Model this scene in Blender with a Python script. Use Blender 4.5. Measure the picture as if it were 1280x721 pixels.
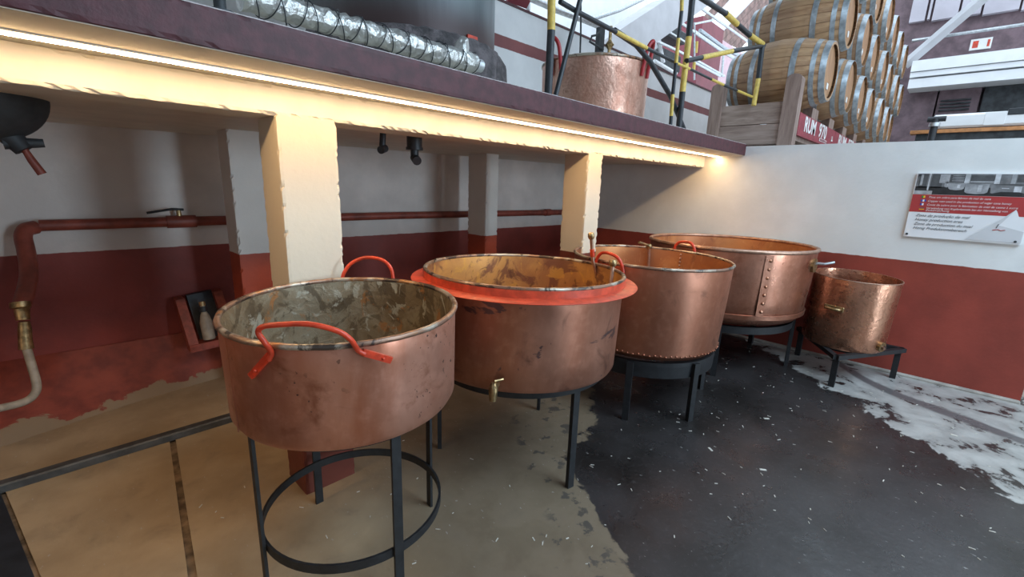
import bpy, bmesh, math, random
import numpy as np
from mathutils import Vector, Matrix
random.seed(7)
for o in list(bpy.data.objects): bpy.data.objects.remove(o)
S = bpy.context.scene
COL = S.collection
# ------------------------------------------------------------------ camera
FPX, HD, PT, RL = 561.645, math.radians(43.805), math.radians(13.095), math.radians(1.8855)
CAM = Vector((0, 0, 1.6))
Fv = Vector((math.cos(HD)*math.cos(PT), math.sin(HD)*math.cos(PT), -math.sin(PT)))
R0 = Vector((math.sin(HD), -math.cos(HD), 0)); U0 = R0.cross(Fv)
Rv = R0*math.cos(RL) + U0*math.sin(RL); Uv = -R0*math.sin(RL) + U0*math.cos(RL)
cd = bpy.data.cameras.new('camera'); cam = bpy.data.objects.new('camera', cd); COL.objects.link(cam)
cd.sensor_fit = 'HORIZONTAL'; cd.sensor_width = 36.0; cd.lens = FPX/1280*36.0; cd.clip_start = .02; cd.clip_end = 200
M = Matrix((Rv, Uv, -Fv)).transposed().to_4x4(); M.translation = CAM
cam.matrix_world = M
S.camera = cam
# ------------------------------------------------------------------ light
S.view_settings.view_transform = 'Standard'; S.view_settings.look = 'None'
S.view_settings.gamma = 1.0; S.view_settings.use_curve_mapping = False
S.view_settings.exposure = 1.0
W = bpy.data.worlds.new('sky'); S.world = W; W.use_nodes = True
W.node_tree.nodes['Background'].inputs[0].default_value = (.74, .87, 1.0, 1)
W.node_tree.nodes['Background'].inputs[1].default_value = 1.15
def area(name, loc, rot, sx, sy, power, col):
    l = bpy.data.lights.new(name, 'AREA'); l.shape = 'RECTANGLE'; l.size = sx; l.size_y = sy
    l.energy = power; l.color = col
    o = bpy.data.objects.new(name, l); COL.objects.link(o); o.location = loc; o.rotation_euler = rot
    return o
area('skylight_daylight', (2.9, -2.9, 4.95), (0, 0, 0), 3.4, 4.6, 165, (.58, .80, 1.0))
area('doorway_daylight', (3.6, -8.8, 1.9), (math.radians(90), 0, 0), 1.1, 2.6, 165, (.68, .85, 1.0))
LED_STRENGTH = 54.0

# ------------------------------------------------------------------ pixel helpers (a pixel is only a direction)
def ray(x, y): return Fv*FPX + Rv*(x-640) - Uv*(y-360.5)
def px(x, y, ax, v):
    d = ray(x, y); i = 'xyz'.index(ax); return CAM + d*((v-CAM[i])/d[i])
def pcyl(x, y, c, r, far=False):
    d = ray(x, y); ox, oy = CAM.x-c[0], CAM.y-c[1]
    a = d.x**2+d.y**2; b = 2*(ox*d.x+oy*d.y); cc = ox*ox+oy*oy-r*r
    q = max(0, b*b-4*a*cc)**.5; t = (-b+(q if far else -q))/(2*a); return CAM+d*t
# ------------------------------------------------------------------ materials
class NT:
    def __init__(s, name):
        s.m = bpy.data.materials.new(name); s.m.use_nodes = True; s.t = s.m.node_tree
        s.b = s.t.nodes['Principled BSDF']; s.co = s.t.nodes.new('ShaderNodeTexCoord').outputs['Object']
    def new(s, k): return s.t.nodes.new('ShaderNode'+k)
    def ln(s, a, b):
        if hasattr(a, 'is_output'): s.t.links.new(a, b)
        else:
            if isinstance(a, tuple) and len(a) == 3 and b.type == 'RGBA': a = (*a, 1)
            if isinstance(a, (int, float)) and b.type == 'RGBA': a = (a, a, a, 1)
            b.default_value = a
    def math(s, op, a, b=0.0, clamp=False):
        n = s.new('Math'); n.operation = op; n.use_clamp = clamp; s.ln(a, n.inputs[0]); s.ln(b, n.inputs[1]); return n.outputs[0]
    def scale(s, v, co=None):
        n = s.new('Mapping'); s.ln(co or s.co, n.inputs[0]); n.inputs['Scale'].default_value = v; return n.outputs[0]
    def noise(s, sc, det=4, rough=.55, co=None, dist=0):
        n = s.new('TexNoise'); s.ln(co or s.co, n.inputs['Vector']); n.inputs['Scale'].default_value = sc
        n.inputs['Detail'].default_value = det; n.inputs['Roughness'].default_value = rough; n.inputs['Distortion'].default_value = dist
        return n.outputs[0]
    def voro(s, sc, co=None):
        n = s.new('TexVoronoi'); s.ln(co or s.co, n.inputs['Vector']); n.inputs['Scale'].default_value = sc; return n.outputs['Distance']
    def ss(s, v, a, b, o0=0.0, o1=1.0):
        n = s.new('MapRange'); n.interpolation_type = 'SMOOTHSTEP'; s.ln(v, n.inputs[0]); n.inputs[1].default_value = a; n.inputs[2].default_value = b
        n.inputs[3].default_value = o0; n.inputs[4].default_value = o1; return n.outputs[0]
    def mix(s, f, a, b, mode='MIX'):
        n = s.new('Mix'); n.data_type = 'RGBA'; n.blend_type = mode
        s.ln(f, n.inputs[0]); s.ln(a, n.inputs[6]); s.ln(b, n.inputs[7]); return n.outputs[2]
    def xyz(s, co=None):
        n = s.new('SeparateXYZ'); s.ln(co or s.co, n.inputs[0]); return n.outputs
    def bump(s, h, st=.3, d=.01):
        n = s.new('Bump'); n.inputs['Strength'].default_value = st; n.inputs['Distance'].default_value = d
        s.ln(h, n.inputs['Height']); s.t.links.new(n.outputs[0], s.b.inputs['Normal'])
    def out(s, col=None, rough=None, metal=None, spec=None):
        if col is not None: s.ln(col, s.b.inputs['Base Color'])
        if rough is not None: s.ln(rough, s.b.inputs['Roughness'])
        if metal is not None: s.ln(metal, s.b.inputs['Metallic'])
        if spec is not None: s.ln(spec, s.b.inputs['Specular IOR Level'])
        return s.m
def plain(name, col, rough=.5, metal=0., var=.25, sc=12, bump=.15, bd=.003):
    t = NT(name); n = t.noise(sc, 5)
    c2 = tuple(max(0, c*(1-var)) for c in col); c1 = tuple(min(1, c*(1+var*.5)) for c in col)
    m = t.out(t.mix(t.ss(n, .3, .7), c2, c1), rough, metal)
    if bump: t.bump(t.noise(sc*3, 4), bump, bd)
    return m
def dado(name, up, low, zc, rough=.55, stain=.12, stripe=None):
    t = NT(name); z = t.xyz()[2]; n = t.noise(2.2, 6, .6); w = t.noise(40, 3)
    e = t.math('ADD', z, t.math('MULTIPLY', t.math('SUBTRACT', t.noise(14, 3), .5), .012))
    u = t.mix(t.ss(n, .35, .75), tuple(c*(1-stain) for c in up), up)
    l = t.mix(t.ss(n, .3, .7), tuple(c*.68 for c in low), low)
    if stripe is None: f = t.ss(e, zc-.003, zc+.003); c = t.mix(f, l, u)
    else:
        f = t.math('MULTIPLY', t.ss(e, zc, zc+.004), t.math('SUBTRACT', 1.0, t.ss(e, stripe, stripe+.004))); c = t.mix(f, u, l)
    t.bump(t.math('ADD', w, t.math('MULTIPLY', t.noise(9, 4), 1.5)), .22, .004)
    return t.out(c, rough)
WHITE, CREAM, RED, MAROON = (.80, .79, .76), (.80, .76, .66), (.33, .055, .035), (.075, .017, .023)
m_wall = dado('paint_wall', (.80, .80, .78), RED, 1.048)
m_back = dado('paint_back_wall_bounce', (.76, .70, .655), (.27, .042, .03), 1.05, stain=.2)  # white wall; warm bounce from the light strip is put into the upper colour
m_col = dado('paint_column', (.66, .585, .46), (.17, .035, .02), 1.06, stain=.06)
m_col2 = dado('paint_rear_column', (.72, .69, .64), (.44, .075, .035), 1.06, stain=.1)
m_cream = plain('paint_cream', (.68, .63, .53), .6, 0, .08, 6, .35, .004)
m_up = dado('paint_upper_wall', (.72, .73, .74), (.22, .06, .06), 3.13, stripe=3.26)
m_maroon = plain('paint_maroon', MAROON, .55, 0, .3, 20, .4, .003)
m_chip = plain('chipped_plaster', (.55, .5, .5), .8, 0, .3, 60, .4)
m_conc = plain('bare_concrete', (.36, .33, .29), .8, 0, .3, 9, .5, .006)
m_black = plain('black_steel', (.012, .013, .015), .55, .0, .4, 30, .2, .002)
m_dark = plain('sooty_iron', (.045, .05, .055), .6, .3, .5, 8, .3, .004)
m_redpaint = plain('red_orange_enamel', (.62, .055, .020), .33, 0, .35, 22, .2, .002)
m_flange = plain('orange_flange_enamel', (.60, .075, .032), .42, 0, .3, 16, .2, .002)
m_pipe = plain('red_pipe_paint', (.25, .055, .035), .5, 0, .35, 9, .2, .003)
m_brass = plain('tarnished_brass', (.42, .30, .15), .35, .85, .5, 30, .3, .002)
m_steel = plain('galvanised_steel', (.55, .58, .60), .38, .8, .25, 18, .2, .002)
m_hoop = plain('zinc_hoop', (.40, .44, .47), .42, .7, .3, 20, .25, .002)
m_yellow = plain('yellow_paint', (.66, .47, .10), .45, 0, .2, 30, .2, .002)
m_blackpaint = plain('black_tube_paint', (.022, .026, .032), .45, 0, .3, 30, .2, .002)
m_label = plain('white_paper', (.8, .8, .78), .6, 0, .05, 20, 0)
m_rumred = plain('rum_board_red', (.30, .035, .05), .5, 0, .25, 14, .2, .002)
m_print = plain('white_print', (.82, .8, .78), .6, 0, .1, 30, 0)
m_redwood = plain('red_painted_wood', (.30, .06, .035), .6, 0, .35, 18, .4, .004)
m_pvc = plain('grey_plastic_pipe', (.36, .30, .23), .5, 0, .3, 14, .2, .002)
m_whitefar = plain('far_white_panel', (.78, .80, .82), .6, 0, .06, 3, .1)
m_purple = plain('far_purple_boards', (.16, .105, .12), .6, 0, .35, 5, .3, .01)
m_greyfar = plain('far_grey_plaster', (.48, .48, .50), .7, 0, .1, 2, .1)
m_lilac = plain('far_lilac_panel', (.50, .47, .52), .6, 0, .1, 2, .1)
m_farred = plain('far_red_panel', (.22, .045, .06), .6, 0, .15, 3, .1)
m_pink = plain('far_pink_panel', (.62, .42, .46), .6, 0, .1, 3, .1)
m_straw = plain('pale_straw', (.6, .57, .5), .8, 0, .2, 50, 0)
m_tile = plain('roof_boards', (.22, .13, .11), .7, 0, .5, 3, .3)

def copper(name, a, b, stain=(.10, .055, .045), samt=.5, rough=.36, metal=.72, sc=3.2, hammer=.12, pits=0., scuff=0.):
    t = NT(name)
    v = t.scale((1, 1, .35)); n1 = t.noise(sc, 6, .62, v, .4); n2 = t.noise(sc*2.6, 5, .6, None, .6); n3 = t.noise(sc*9, 4)
    c = t.mix(t.ss(n1, .3, .7), a, b)
    c = t.mix(t.math('MULTIPLY', t.ss(n2, .54, .74), samt), c, stain)
    c = t.mix(t.math('MULTIPLY', t.ss(n3, .45, .75), .25), c, tuple(min(1, q*1.35) for q in b))
    if pits:
        k = t.math('MULTIPLY', t.ss(t.noise(46, 2, .5), .665, .70), t.ss(t.noise(3.1, 2), .48, .62))
        c = t.mix(t.math('MULTIPLY', k, pits), c, (.05, .028, .025))
    if scuff:
        k = t.ss(t.noise(3.4, 5, .6, t.scale((1, 1, 1.7)), .5), .635, .66); c = t.mix(t.math('MULTIPLY', k, .85), c, (.085, .055, .06))
    r = t.ss(n2, .2, .85, rough-.07, rough+.16)
    t.bump(t.math('ADD', t.math('MULTIPLY', t.noise(sc*7, 3), .8), t.math('MULTIPLY', n1, .8)), hammer, .012)
    return t.out(c, r, metal)
m_cu1 = copper('copper_pot_worn', (.36, .115, .055), (.55, .285, .205), (.20, .06, .025), .75, .36, .68, 2.2, .08, .95)
m_cu2 = copper('copper_pot_stained', (.30, .115, .066), (.48, .235, .16), (.11, .05, .035), .8, .37, .76, 2.1, .1, 0, 1)
m_cu3 = copper('copper_pot_rosy', (.34, .125, .07), (.46, .215, .14), (.16, .07, .045), .8, .37, .78, 2.4, .08)
m_cu4 = copper('copper_pot_polished', (.34, .13, .075), (.48, .235, .16), (.21, .07, .035), .6, .31, .8, 3, .15)
m_cu5 = copper('copper_pot_hammered', (.42, .19, .115), (.60, .32, .21), (.16, .07, .035), .6, .26, .88, 5, .3)
m_cu6 = copper('copper_pot_beaten', (.44, .20, .135), (.64, .40, .31), (.27, .11, .065), .7, .36, .65, 6, .45)
def lining(name, layers, base, rough=.55, metal=.3, bump=.5):
    """mottled deposit: (scale, lo, hi, amount, colour, z-stretch) layers with fairly crisp edges"""
    t = NT(name); c = base; n = None
    for i, (sc, lo, hi, am, col, zs) in enumerate(layers):
        v = t.scale((1, 1, zs)); mp = v.node; mp.inputs['Location'].default_value = (i*3.7, i*1.9, i*.7)
        n = t.noise(sc, 6, .62, v, .8); c = t.mix(t.math('MULTIPLY', t.ss(n, lo, hi), am), c, col)
    t.bump(n, bump, .008); return t.out(c, rough, metal)
m_in1 = lining('patina_lining', [(3.5, .45, .60, .8, (.30, .255, .175), .9), (8, .50, .57, .8, (.10, .07, .04), .8), (11, .56, .61, .85, (.42, .40, .32), .8), (9, .59, .65, .8, (.36, .15, .045), .8), (20, .57, .63, .6, (.085, .058, .03), .9)], (.20, .145, .085), .5, .35, .8)
m_in2 = lining('burnt_lining', [(2.2, .42, .66, .9, (.62, .33, .10), .7), (4.2, .53, .60, .8, (.17, .065, .045), .8), (9, .56, .64, .7, (.66, .36, .08), .8), (14, .60, .68, .7, (.12, .05, .03), .8)], (.38, .175, .07), .45, .4, .25)
m_in3 = lining('amber_lining', [(2.5, .42, .66, .8, (.62, .29, .11), .6), (5, .56, .68, .6, (.24, .09, .05), .6), (12, .58, .70, .5, (.66, .38, .18), .6)], (.44, .17, .07), .42, .5, .2)
m_rim = lining('worn_rim', [(5, .46, .6, .9, (.50, .46, .38), 1), (8, .52, .58, .9, (.045, .035, .032), 1), (6, .58, .66, .9, (.36, .17, .07), 1)], (.27, .16, .11), .35, .55, .3)
m_rimcu = copper('copper_rim', (.36, .20, .13), (.55, .35, .26), (.12, .08, .06), .5, .34, .7, 9, .2)

def barrel_wood():
    t = NT('barrel_oak'); x, y, z = t.xyz()
    v = t.scale((9, .9, 9)); n = t.noise(3, 6, .6, v, .3); n2 = t.noise(2.2, 4)
    info = t.new('ObjectInfo').outputs['Random']
    c = t.mix(t.ss(n, .3, .72), (.28, .14, .065), (.52, .32, .17))
    c = t.mix(t.math('MULTIPLY', t.ss(n2, .45, .7), .5), c, (.17, .10, .07))
    c = t.mix(t.math('MULTIPLY', info, .45), c, (.48, .31, .17)); t.bump(n, .4, .004)
    return t.out(c, .55)
m_oak = barrel_wood()
def head_wood():
    t = NT('barrel_head_oak'); v = t.scale((12, 1, 1.1)); n = t.noise(3, 5, .6, v)
    c = t.mix(t.ss(n, .3, .7), (.28, .13, .06), (.46, .25, .12)); t.bump(n, .3, .003); return t.out(c, .55)
m_head = head_wood()
def plank_wood(name, a, b, axis=(1, 8, 9)):
    t = NT(name); v = t.scale(axis); n = t.noise(2.2, 6, .65, v, .5); c = t.mix(t.ss(n, .3, .7), a, b)
    c = t.mix(t.math('MULTIPLY', t.new('ObjectInfo').outputs['Random'], .3), c, (.30, .20, .17)); t.bump(n, .4, .004); return t.out(c, .7)
m_plank = plank_wood('rack_plank_wood', (.22, .155, .125), (.42, .32, .27), (9, 1, 9))
m_post = plank_wood('rack_post_wood', (.19, .125, .10), (.36, .26, .215), (9, 9, 1))

def floor_mat():
    t = NT('workshop_floor'); x, y, z = t.xyz()
    big = t.noise(1.3, 5, .6); mid = t.noise(5, 6, .62, None, .4); fin = t.noise(38, 4)
    A = lambda a, b: t.math('ADD', a, b)
    Mu = lambda a, b: t.math('MULTIPLY', a, b)
    wob = Mu(A(mid, -.5), .42)
    tan = t.mix(t.ss(big, .32, .68), (.30, .21, .12), (.44, .33, .205))
    tan = t.mix(Mu(t.ss(mid, .5, .75), .5), tan, (.20, .15, .10))
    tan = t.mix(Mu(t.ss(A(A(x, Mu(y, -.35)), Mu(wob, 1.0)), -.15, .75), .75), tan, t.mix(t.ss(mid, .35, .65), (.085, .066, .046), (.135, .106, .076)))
    dark = t.mix(t.ss(big, .35, .65), (.017, .015, .014), (.040, .036, .036))
    dark = t.mix(Mu(t.ss(fin, .52, .75), .35), dark, (.075, .07, .07))
    d1 = A(Mu(A(A(y, -.67), Mu(A(x, -1.54), -.887)), .748), Mu(wob, .8))
    bulge = t.math('MAXIMUM', A(1.0, Mu(t.math('ABSOLUTE', A(x, -1.98)), -2.0)), 0.0)
    d1 = A(d1, Mu(bulge, -.27))
    ftan = t.ss(d1, -.012, .012)
    c = t.mix(ftan, dark, tan)
    # dark blotches bleeding into the tan screed
    bl = Mu(t.ss(t.noise(9, 4, .6), .56, .62), t.ss(t.math('ABSOLUTE', A(d1, -.2)), .22, .1)); c = t.mix(Mu(bl, .8), c, (.05, .045, .04))
    # worn pale patch by the right wall, split by a damp channel
    d2 = A(Mu(A(Mu(A(x, -4.43), 1.06), Mu(A(y, -.5), -.95)), .704), Mu(wob, 1.3))
    pale = t.mix(t.ss(mid, .35, .7), (.27, .265, .25), (.44, .43, .405))
    fp = Mu(t.ss(d2, .0, .03), t.ss(mid, .38, .46))
    c = t.mix(fp, c, pale)
    yp = t.math('MAXIMUM', y, 0.0)
    xc = A(A(4.70, Mu(y, .4)), Mu(yp, yp))
    ch = t.ss(t.math('ABSOLUTE', A(A(x, Mu(xc, -1.0)), Mu(wob, .25))), .10, .045)
    c = t.mix(Mu(ch, t.ss(y, .9, .5)), c, (.12, .115, .115))
    # scattered pale scuffs
    sp = t.ss(t.noise(60, 2, .5, t.scale((1, .45, 1))), .70, .74)
    c = t.mix(Mu(sp, .45), c, (.42, .41, .39))
    r = t.mix(ftan, t.ss(mid, .3, .7, .24, .40), .60)
    t.bump(A(Mu(mid, 1.5), fin), .25, .005)
    return t.out(c, r, 0.0)
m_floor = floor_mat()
m_joint = plain('floor_joint', (.24, .165, .10), .9, 0, .7, 10, .4)
m_pit = plain('dark_steel_plate', (.020, .026, .034), .5, .2, .3, 10, .2)
m_kerb = plain('slate_kerb_bar', (.075, .075, .072), .5, .2, .4, 12, .3)
def emis(name, col, st):
    t = NT(name); t.out((1, 1, 1), .5); t.ln((*col, 1), t.b.inputs['Emission Color']); t.b.inputs['Emission Strength'].default_value = st; return t.m
m_led = emis('led_diffuser', (1.0, .66, .34), LED_STRENGTH)
m_ledside = emis('led_diffuser_side', (1.0, .66, .34), 9.0)
m_alu = plain('aluminium_profile', (.6, .55, .48), .4, .6, .1, 20, 0)
def glassy():
    t = NT('skylight_glass'); t.out((.9, .95, 1), .05); t.b.inputs['Alpha'].default_value = .35; return t.m
m_glass = glassy()
def foil():
    t = NT('crinkled_foil'); v = t.voro(26); t.bump(t.math('ADD', v, t.noise(30, 4)), .9, .012); return t.out((.50, .50, .48), .40, .8)
m_foil = foil()
def tankmat():
    t = NT('sooty_tank_steel'); v = t.scale((1, 1, .12)); n = t.noise(6, 5, .6, v)
    z = t.xyz()[2]; c = t.mix(t.ss(n, .3, .7), (.055, .072, .082), (.13, .155, .165)); c = t.mix(t.ss(z, .50, .30), c, (.05, .03, .03)); t.bump(n, .3, .01)
    return t.out(c, .5, .25)
m_tank = tankmat()

# ------------------------------------------------------------------ geometry helpers
def link(name, bm, mat, parent=None, smooth=None, loc=None):
    me = bpy.data.meshes.new(name); bm.normal_update(); bm.to_mesh(me); bm.free()
    if smooth is not None:
        for p in me.polygons: p.use_smooth = True
        me.set_sharp_from_angle(angle=math.radians(smooth))
    if mat: me.materials.append(mat)
    o = bpy.data.objects.new(name, me); COL.objects.link(o)
    if parent: o.parent = parent
    if loc is not None: o.location = loc
    return o
def tag(o, label, cat, group=None, kind=None):
    o['label'] = label; o['category'] = cat
    if group: o['group'] = group
    if kind: o['kind'] = kind
    return o
def empty(name, loc, label, cat, group=None, rot=(0, 0, 0)):
    o = bpy.data.objects.new(name, None); COL.objects.link(o); o.location = loc; o.rotation_euler = rot; o.empty_display_size = .1
    return tag(o, label, cat, group)
def struct(o, label, cat): return tag(o, label, cat, None, 'structure')
def box(bm, a, b, bev=0):
    vs = [bm.verts.new((x, y, z)) for x in (a[0], b[0]) for y in (a[1], b[1]) for z in (a[2], b[2])]
    fs = [(0, 1, 3, 2), (4, 6, 7, 5), (0, 4, 5, 1), (2, 3, 7, 6), (0, 2, 6, 4), (1, 5, 7, 3)]
    F = [bm.faces.new([vs[i] for i in f]) for f in fs]
    if bev:
        E = list({e for f in F for e in f.edges}); bmesh.ops.bevel(bm, geom=E, offset=bev, segments=1, affect='EDGES', profile=.5)
def mkbox(name, a, b, mat, parent=None, bev=0):
    bm = bmesh.new(); box(bm, a, b, bev); return link(name, bm, mat, parent)
def roughbox(name, a, b, mat, axis, n, jit, parent=None):
    """box cut n times along one axis; only its four long edges are chipped, the faces between stay flat"""
    bm = bmesh.new(); k = 'xyz'.index(axis); o = [i for i in range(3) if i != k]; rows = []
    i0, i1 = min(.015, (b[o[0]]-a[o[0]])*.3), min(.015, (b[o[1]]-a[o[1]])*.3)
    for i in range(n+1):
        t = a[k]+(b[k]-a[k])*i/n; row = []
        for u, v in ((0, 0), (1, 0), (1, 1), (0, 1)):
            s0, s1 = (1 if u == 0 else -1), (1 if v == 0 else -1); c0, c1 = (a, b)[u][o[0]], (a, b)[v][o[1]]
            d = random.random()**5*jit*3+random.random()*jit*.4+.001
            P = [(c0, c1+s1*i1), (c0+s0*d, c1+s1*d*.8), (c0+s0*i0, c1)]
            if (u, v) in ((1, 0), (0, 1)): P = P[::-1]
            for p0, p1 in P:
                q = [0, 0, 0]; q[k] = t; q[o[0]] = p0; q[o[1]] = p1; row.append(bm.verts.new(q))
        rows.append(row)
    for r0, r1 in zip(rows, rows[1:]):
        for j in range(12): bm.faces.new((r0[j], r0[(j+1) % 12], r1[(j+1) % 12], r1[j]))
    bm.faces.new(rows[0]); bm.faces.new(rows[-1][::-1]); bmesh.ops.recalc_face_normals(bm, faces=bm.faces)
    return link(name, bm, mat, parent)
def prism(bm, pts, z0, z1):
    lo = [bm.verts.new((x, y, z0)) for x, y in pts]; hi = [bm.verts.new((x, y, z1)) for x, y in pts]; n = len(pts)
    bm.faces.new(lo[::-1]); bm.faces.new(hi)
    for i in range(n): bm.faces.new((lo[i], lo[(i+1) % n], hi[(i+1) % n], hi[i]))
    bmesh.ops.recalc_face_normals(bm, faces=bm.faces)
def lathe(bm, prof, n=64, cap=False, wob=0):
    rings = []
    for r, z in prof:
        if r < 1e-6: rings.append([bm.verts.new((0, 0, z))])
        else: rings.append([bm.verts.new((r*math.cos(2*math.pi*i/n), r*math.sin(2*math.pi*i/n), z)) for i in range(n)])
    for a, b in zip(rings, rings[1:]):
        for i in range(n):
            j = (i+1) % n
            if len(a) == 1: bm.faces.new((a[0], b[j], b[i]))
            elif len(b) == 1: bm.faces.new((a[i], a[j], b[0]))
            else: bm.faces.new((a[i], a[j], b[j], b[i]))
    bmesh.ops.recalc_face_normals(bm, faces=bm.faces)
def mklathe(name, prof, mat, parent=None, n=64, smooth=40, loc=None):
    bm = bmesh.new(); lathe(bm, prof, n); return link(name, bm, mat, parent, smooth, loc)
def tube(bm, pts, r, n=10, flat=None, closed=False):
    """swept tube; r a number or list; flat=(w,t,up) sweeps a flat bar"""
    P = [Vector(p) for p in pts]; m = len(P); rings = []; prev = None
    for i in range(m):
        d = (P[(i+1) % m]-P[i-1]) if closed else (P[min(i+1, m-1)]-P[max(i-1, 0)])
        d.normalize()
        if prev is None:
            u = Vector((0, 0, 1)) if abs(d.z) < .9 else Vector((1, 0, 0))
        else: u = prev
        u = (u-d*u.dot(d)).normalized(); w = d.cross(u); prev = u
        rr = r[i] if isinstance(r, (list, tuple)) else r
        rings.append([bm.verts.new(P[i]+(u*math.cos(2*math.pi*k/n)+w*math.sin(2*math.pi*k/n))*rr) for k in range(n)])
    L = list(zip(rings, rings[1:])) + ([(rings[-1], rings[0])] if closed else [])
    for a, b in L:
        for k in range(n): bm.faces.new((a[k], a[(k+1) % n], b[(k+1) % n], b[k]))
    if not closed: bm.faces.new(rings[0][::-1]); bm.faces.new(rings[-1])
    bmesh.ops.recalc_face_normals(bm, faces=bm.faces)
def mktube(name, pts, r, mat, parent=None, n=10, closed=False):
    bm = bmesh.new(); tube(bm, pts, r, n, closed=closed); return link(name, bm, mat, parent, 50)
def smoothpath(pts, k=6):
    P = [Vector(p) for p in pts]; P = [P[0]*2-P[1]]+P+[P[-1]*2-P[-2]]; o = []
    for i in range(1, len(P)-2):
        for j in range(k):
            t = j/k; a, b, c, d = P[i-1:i+3]
            o.append(.5*((2*b)+(c-a)*t+(2*a-5*b+4*c-d)*t*t+(3*b-a-3*c+d)*t**3))
    return o+[P[-2]]
def ring(bm, R, z, w, h, n=64):
    """flat-bar hoop standing on edge: radial thickness w, height h"""
    lathe(bm, [(R-w, z), (R, z), (R, z+h), (R-w, z+h), (R-w, z)], n)
    bmesh.ops.remove_doubles(bm, verts=bm.verts, dist=1e-5)
def local(root, p):
    return root_inv(root) @ Vector(p)
def root_inv(root):
    return (Matrix.Translation(root.location) @ root.rotation_euler.to_matrix().to_4x4()).inverted()

# ================================================================== SETTING
base = mkbox('floor', (-4.2, -9.2, -.15), (6.25, 4.6, -.014), m_joint); struct(base, 'grey and tan concrete workshop floor with worn patches', 'floor')
def slab(name, pts, mat):
    bm = bmesh.new(); prism(bm, pts, -.02, 0); return link(name, bm, mat, base)
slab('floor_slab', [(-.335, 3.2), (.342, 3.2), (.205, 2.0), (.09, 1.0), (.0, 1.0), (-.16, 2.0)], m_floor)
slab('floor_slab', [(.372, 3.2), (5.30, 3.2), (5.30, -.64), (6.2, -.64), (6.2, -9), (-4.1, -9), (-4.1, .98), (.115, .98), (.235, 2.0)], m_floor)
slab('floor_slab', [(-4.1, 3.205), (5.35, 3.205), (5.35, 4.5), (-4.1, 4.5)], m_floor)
o = slab('steel_floor_plate', [(-4.1, 3.2), (-.352, 3.2), (-.175, 2.0), (-.015, 1.0), (-4.1, 1.0)], m_pit); o['label'] = 'near-black steel plate'
k = bmesh.new(); box(k, (-1.6, 3.18, -.005), (.95, 3.245, .045), .008)
tag(link('floor_kerb_bar', k, m_kerb), 'long dark slate bar lying on the tan floor before the red plinth', 'kerb', None, 'structure')
# right wall
wr = mkbox('wall_right', (5.308, -.66, -.02), (5.50, 4.3, 2.068), m_wall); struct(wr, 'low white wall with brick red painted dado behind the pots', 'wall')
struct(mkbox('wall_return', (5.50, -6, -.02), (5.9, -.50, 2.03), plain('paint_return', (.62, .55, .47), .6, 0, .1, 5, .2)), 'beige retaining wall beyond the end of the red dado', 'wall')
bmk = bmesh.new(); box(bmk, (5.262, -.66, -.01), (5.312, 2.1, .022), .008); struct(link('baseboard_right', bmk, m_conc), 'pale concrete fillet along the foot of the red dado', 'kerb')
# back wall of the alcove
bm = bmesh.new(); yb = lambda x: 4.26-.047*x
prism(bm, [(-4.2, yb(-4.2)), (5.31, yb(5.31)), (5.31, 4.6), (-4.2, 4.6)], -.02, 1.95)
struct(link('wall_back', bm, m_back), 'shaded white and dark red back wall under the platform', 'wall')
bm = bmesh.new(); pr = []
for i in range(61):
    x = -4.2+6.8*i/60; yf = float(np.interp(x, [-4.2, -.9, -.4, 0, .3, .7, 1.2, 2.6], [3.3, 3.62, 3.73, 3.85, 3.93, 3.99, 4.03, 4.08]))
    pr.append([bm.verts.new(q) for q in ((x, yf, -.01), (x, (yf+yb(x))/2+.03, .14), (x, yb(x)-.015, .365), (x, 4.45, .365), (x, 4.45, -.01))])
for u, v in zip(pr, pr[1:]):
    for j in range(5): bm.faces.new((u[j], u[(j+1) % 5], v[(j+1) % 5], v[j]))
bm.faces.new(pr[0]); bm.faces.new(pr[-1][::-1]); bmesh.ops.recalc_face_normals(bm, faces=bm.faces)
def plinth_mat():
    t = NT('red_plinth_paint'); z = t.xyz()[2]; n = t.noise(4, 5, .6, None, .3)
    e = t.math('ADD', z, t.math('MULTIPLY', t.math('SUBTRACT', n, .5), .22)); red = t.mix(t.ss(t.noise(7, 5), .3, .7), (.17, .032, .022), (.30, .06, .035))
    t.bump(t.noise(20, 5), .4, .008); return t.out(t.mix(t.ss(e, .05, .06), (.26, .18, .11), red), .65)
struct(link('wall_plinth', bm, plinth_mat(), None, 50), 'dark red painted plinth at the foot of the back wall', 'plinth')
# beam, slab, fascia
struct(roughbox('platform_beam', (-4.2, 2.131, 1.85), (5.308, 2.36, 1.972), m_cream, 'x', 420, .005), 'cream painted concrete beam lit by the light strip', 'beam')
mk = bmesh.new(); box(mk, (-4.2, 1.722, 1.972), (5.309, 4.6, 2.083)); box(mk, (-4.2, 2.34, 1.89), (5.309, 4.6, 1.975))
struct(link('ceiling', mk, m_cream), 'cream underside of the raised concrete platform', 'ceiling')
fa = roughbox('platform_fascia', (-4.2, 1.710, 1.975), (5.335, 1.726, 2.088), m_maroon, 'x', 420, .0012); struct(fa, 'maroon painted edge of the raised platform', 'fascia')
ch = roughbox('chipped_edge', (-4.2, 1.712, 2.085), (5.30, 1.75, 2.0915), m_chip, 'x', 420, .002, fa); ch['label'] = 'pale chipped plaster edge'
def column(a, b, mat, label):
    o = roughbox('column', a, b, mat, 'z', 110, .003); return struct(o, label, 'column')
column((.742, 2.133, -.01), (1.008, 2.37, 1.86), m_col, 'cream square column behind the pot on the tall open ring stand')
column((3.045, 2.133, -.01), (3.245, 2.37, 1.86), m_col, 'cream square column behind the pot with the orange flange')
column((-1.52, 2.133, -.01), (-1.25, 2.37, 1.86), m_col, 'cream square column beyond the steel floor plate')
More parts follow.
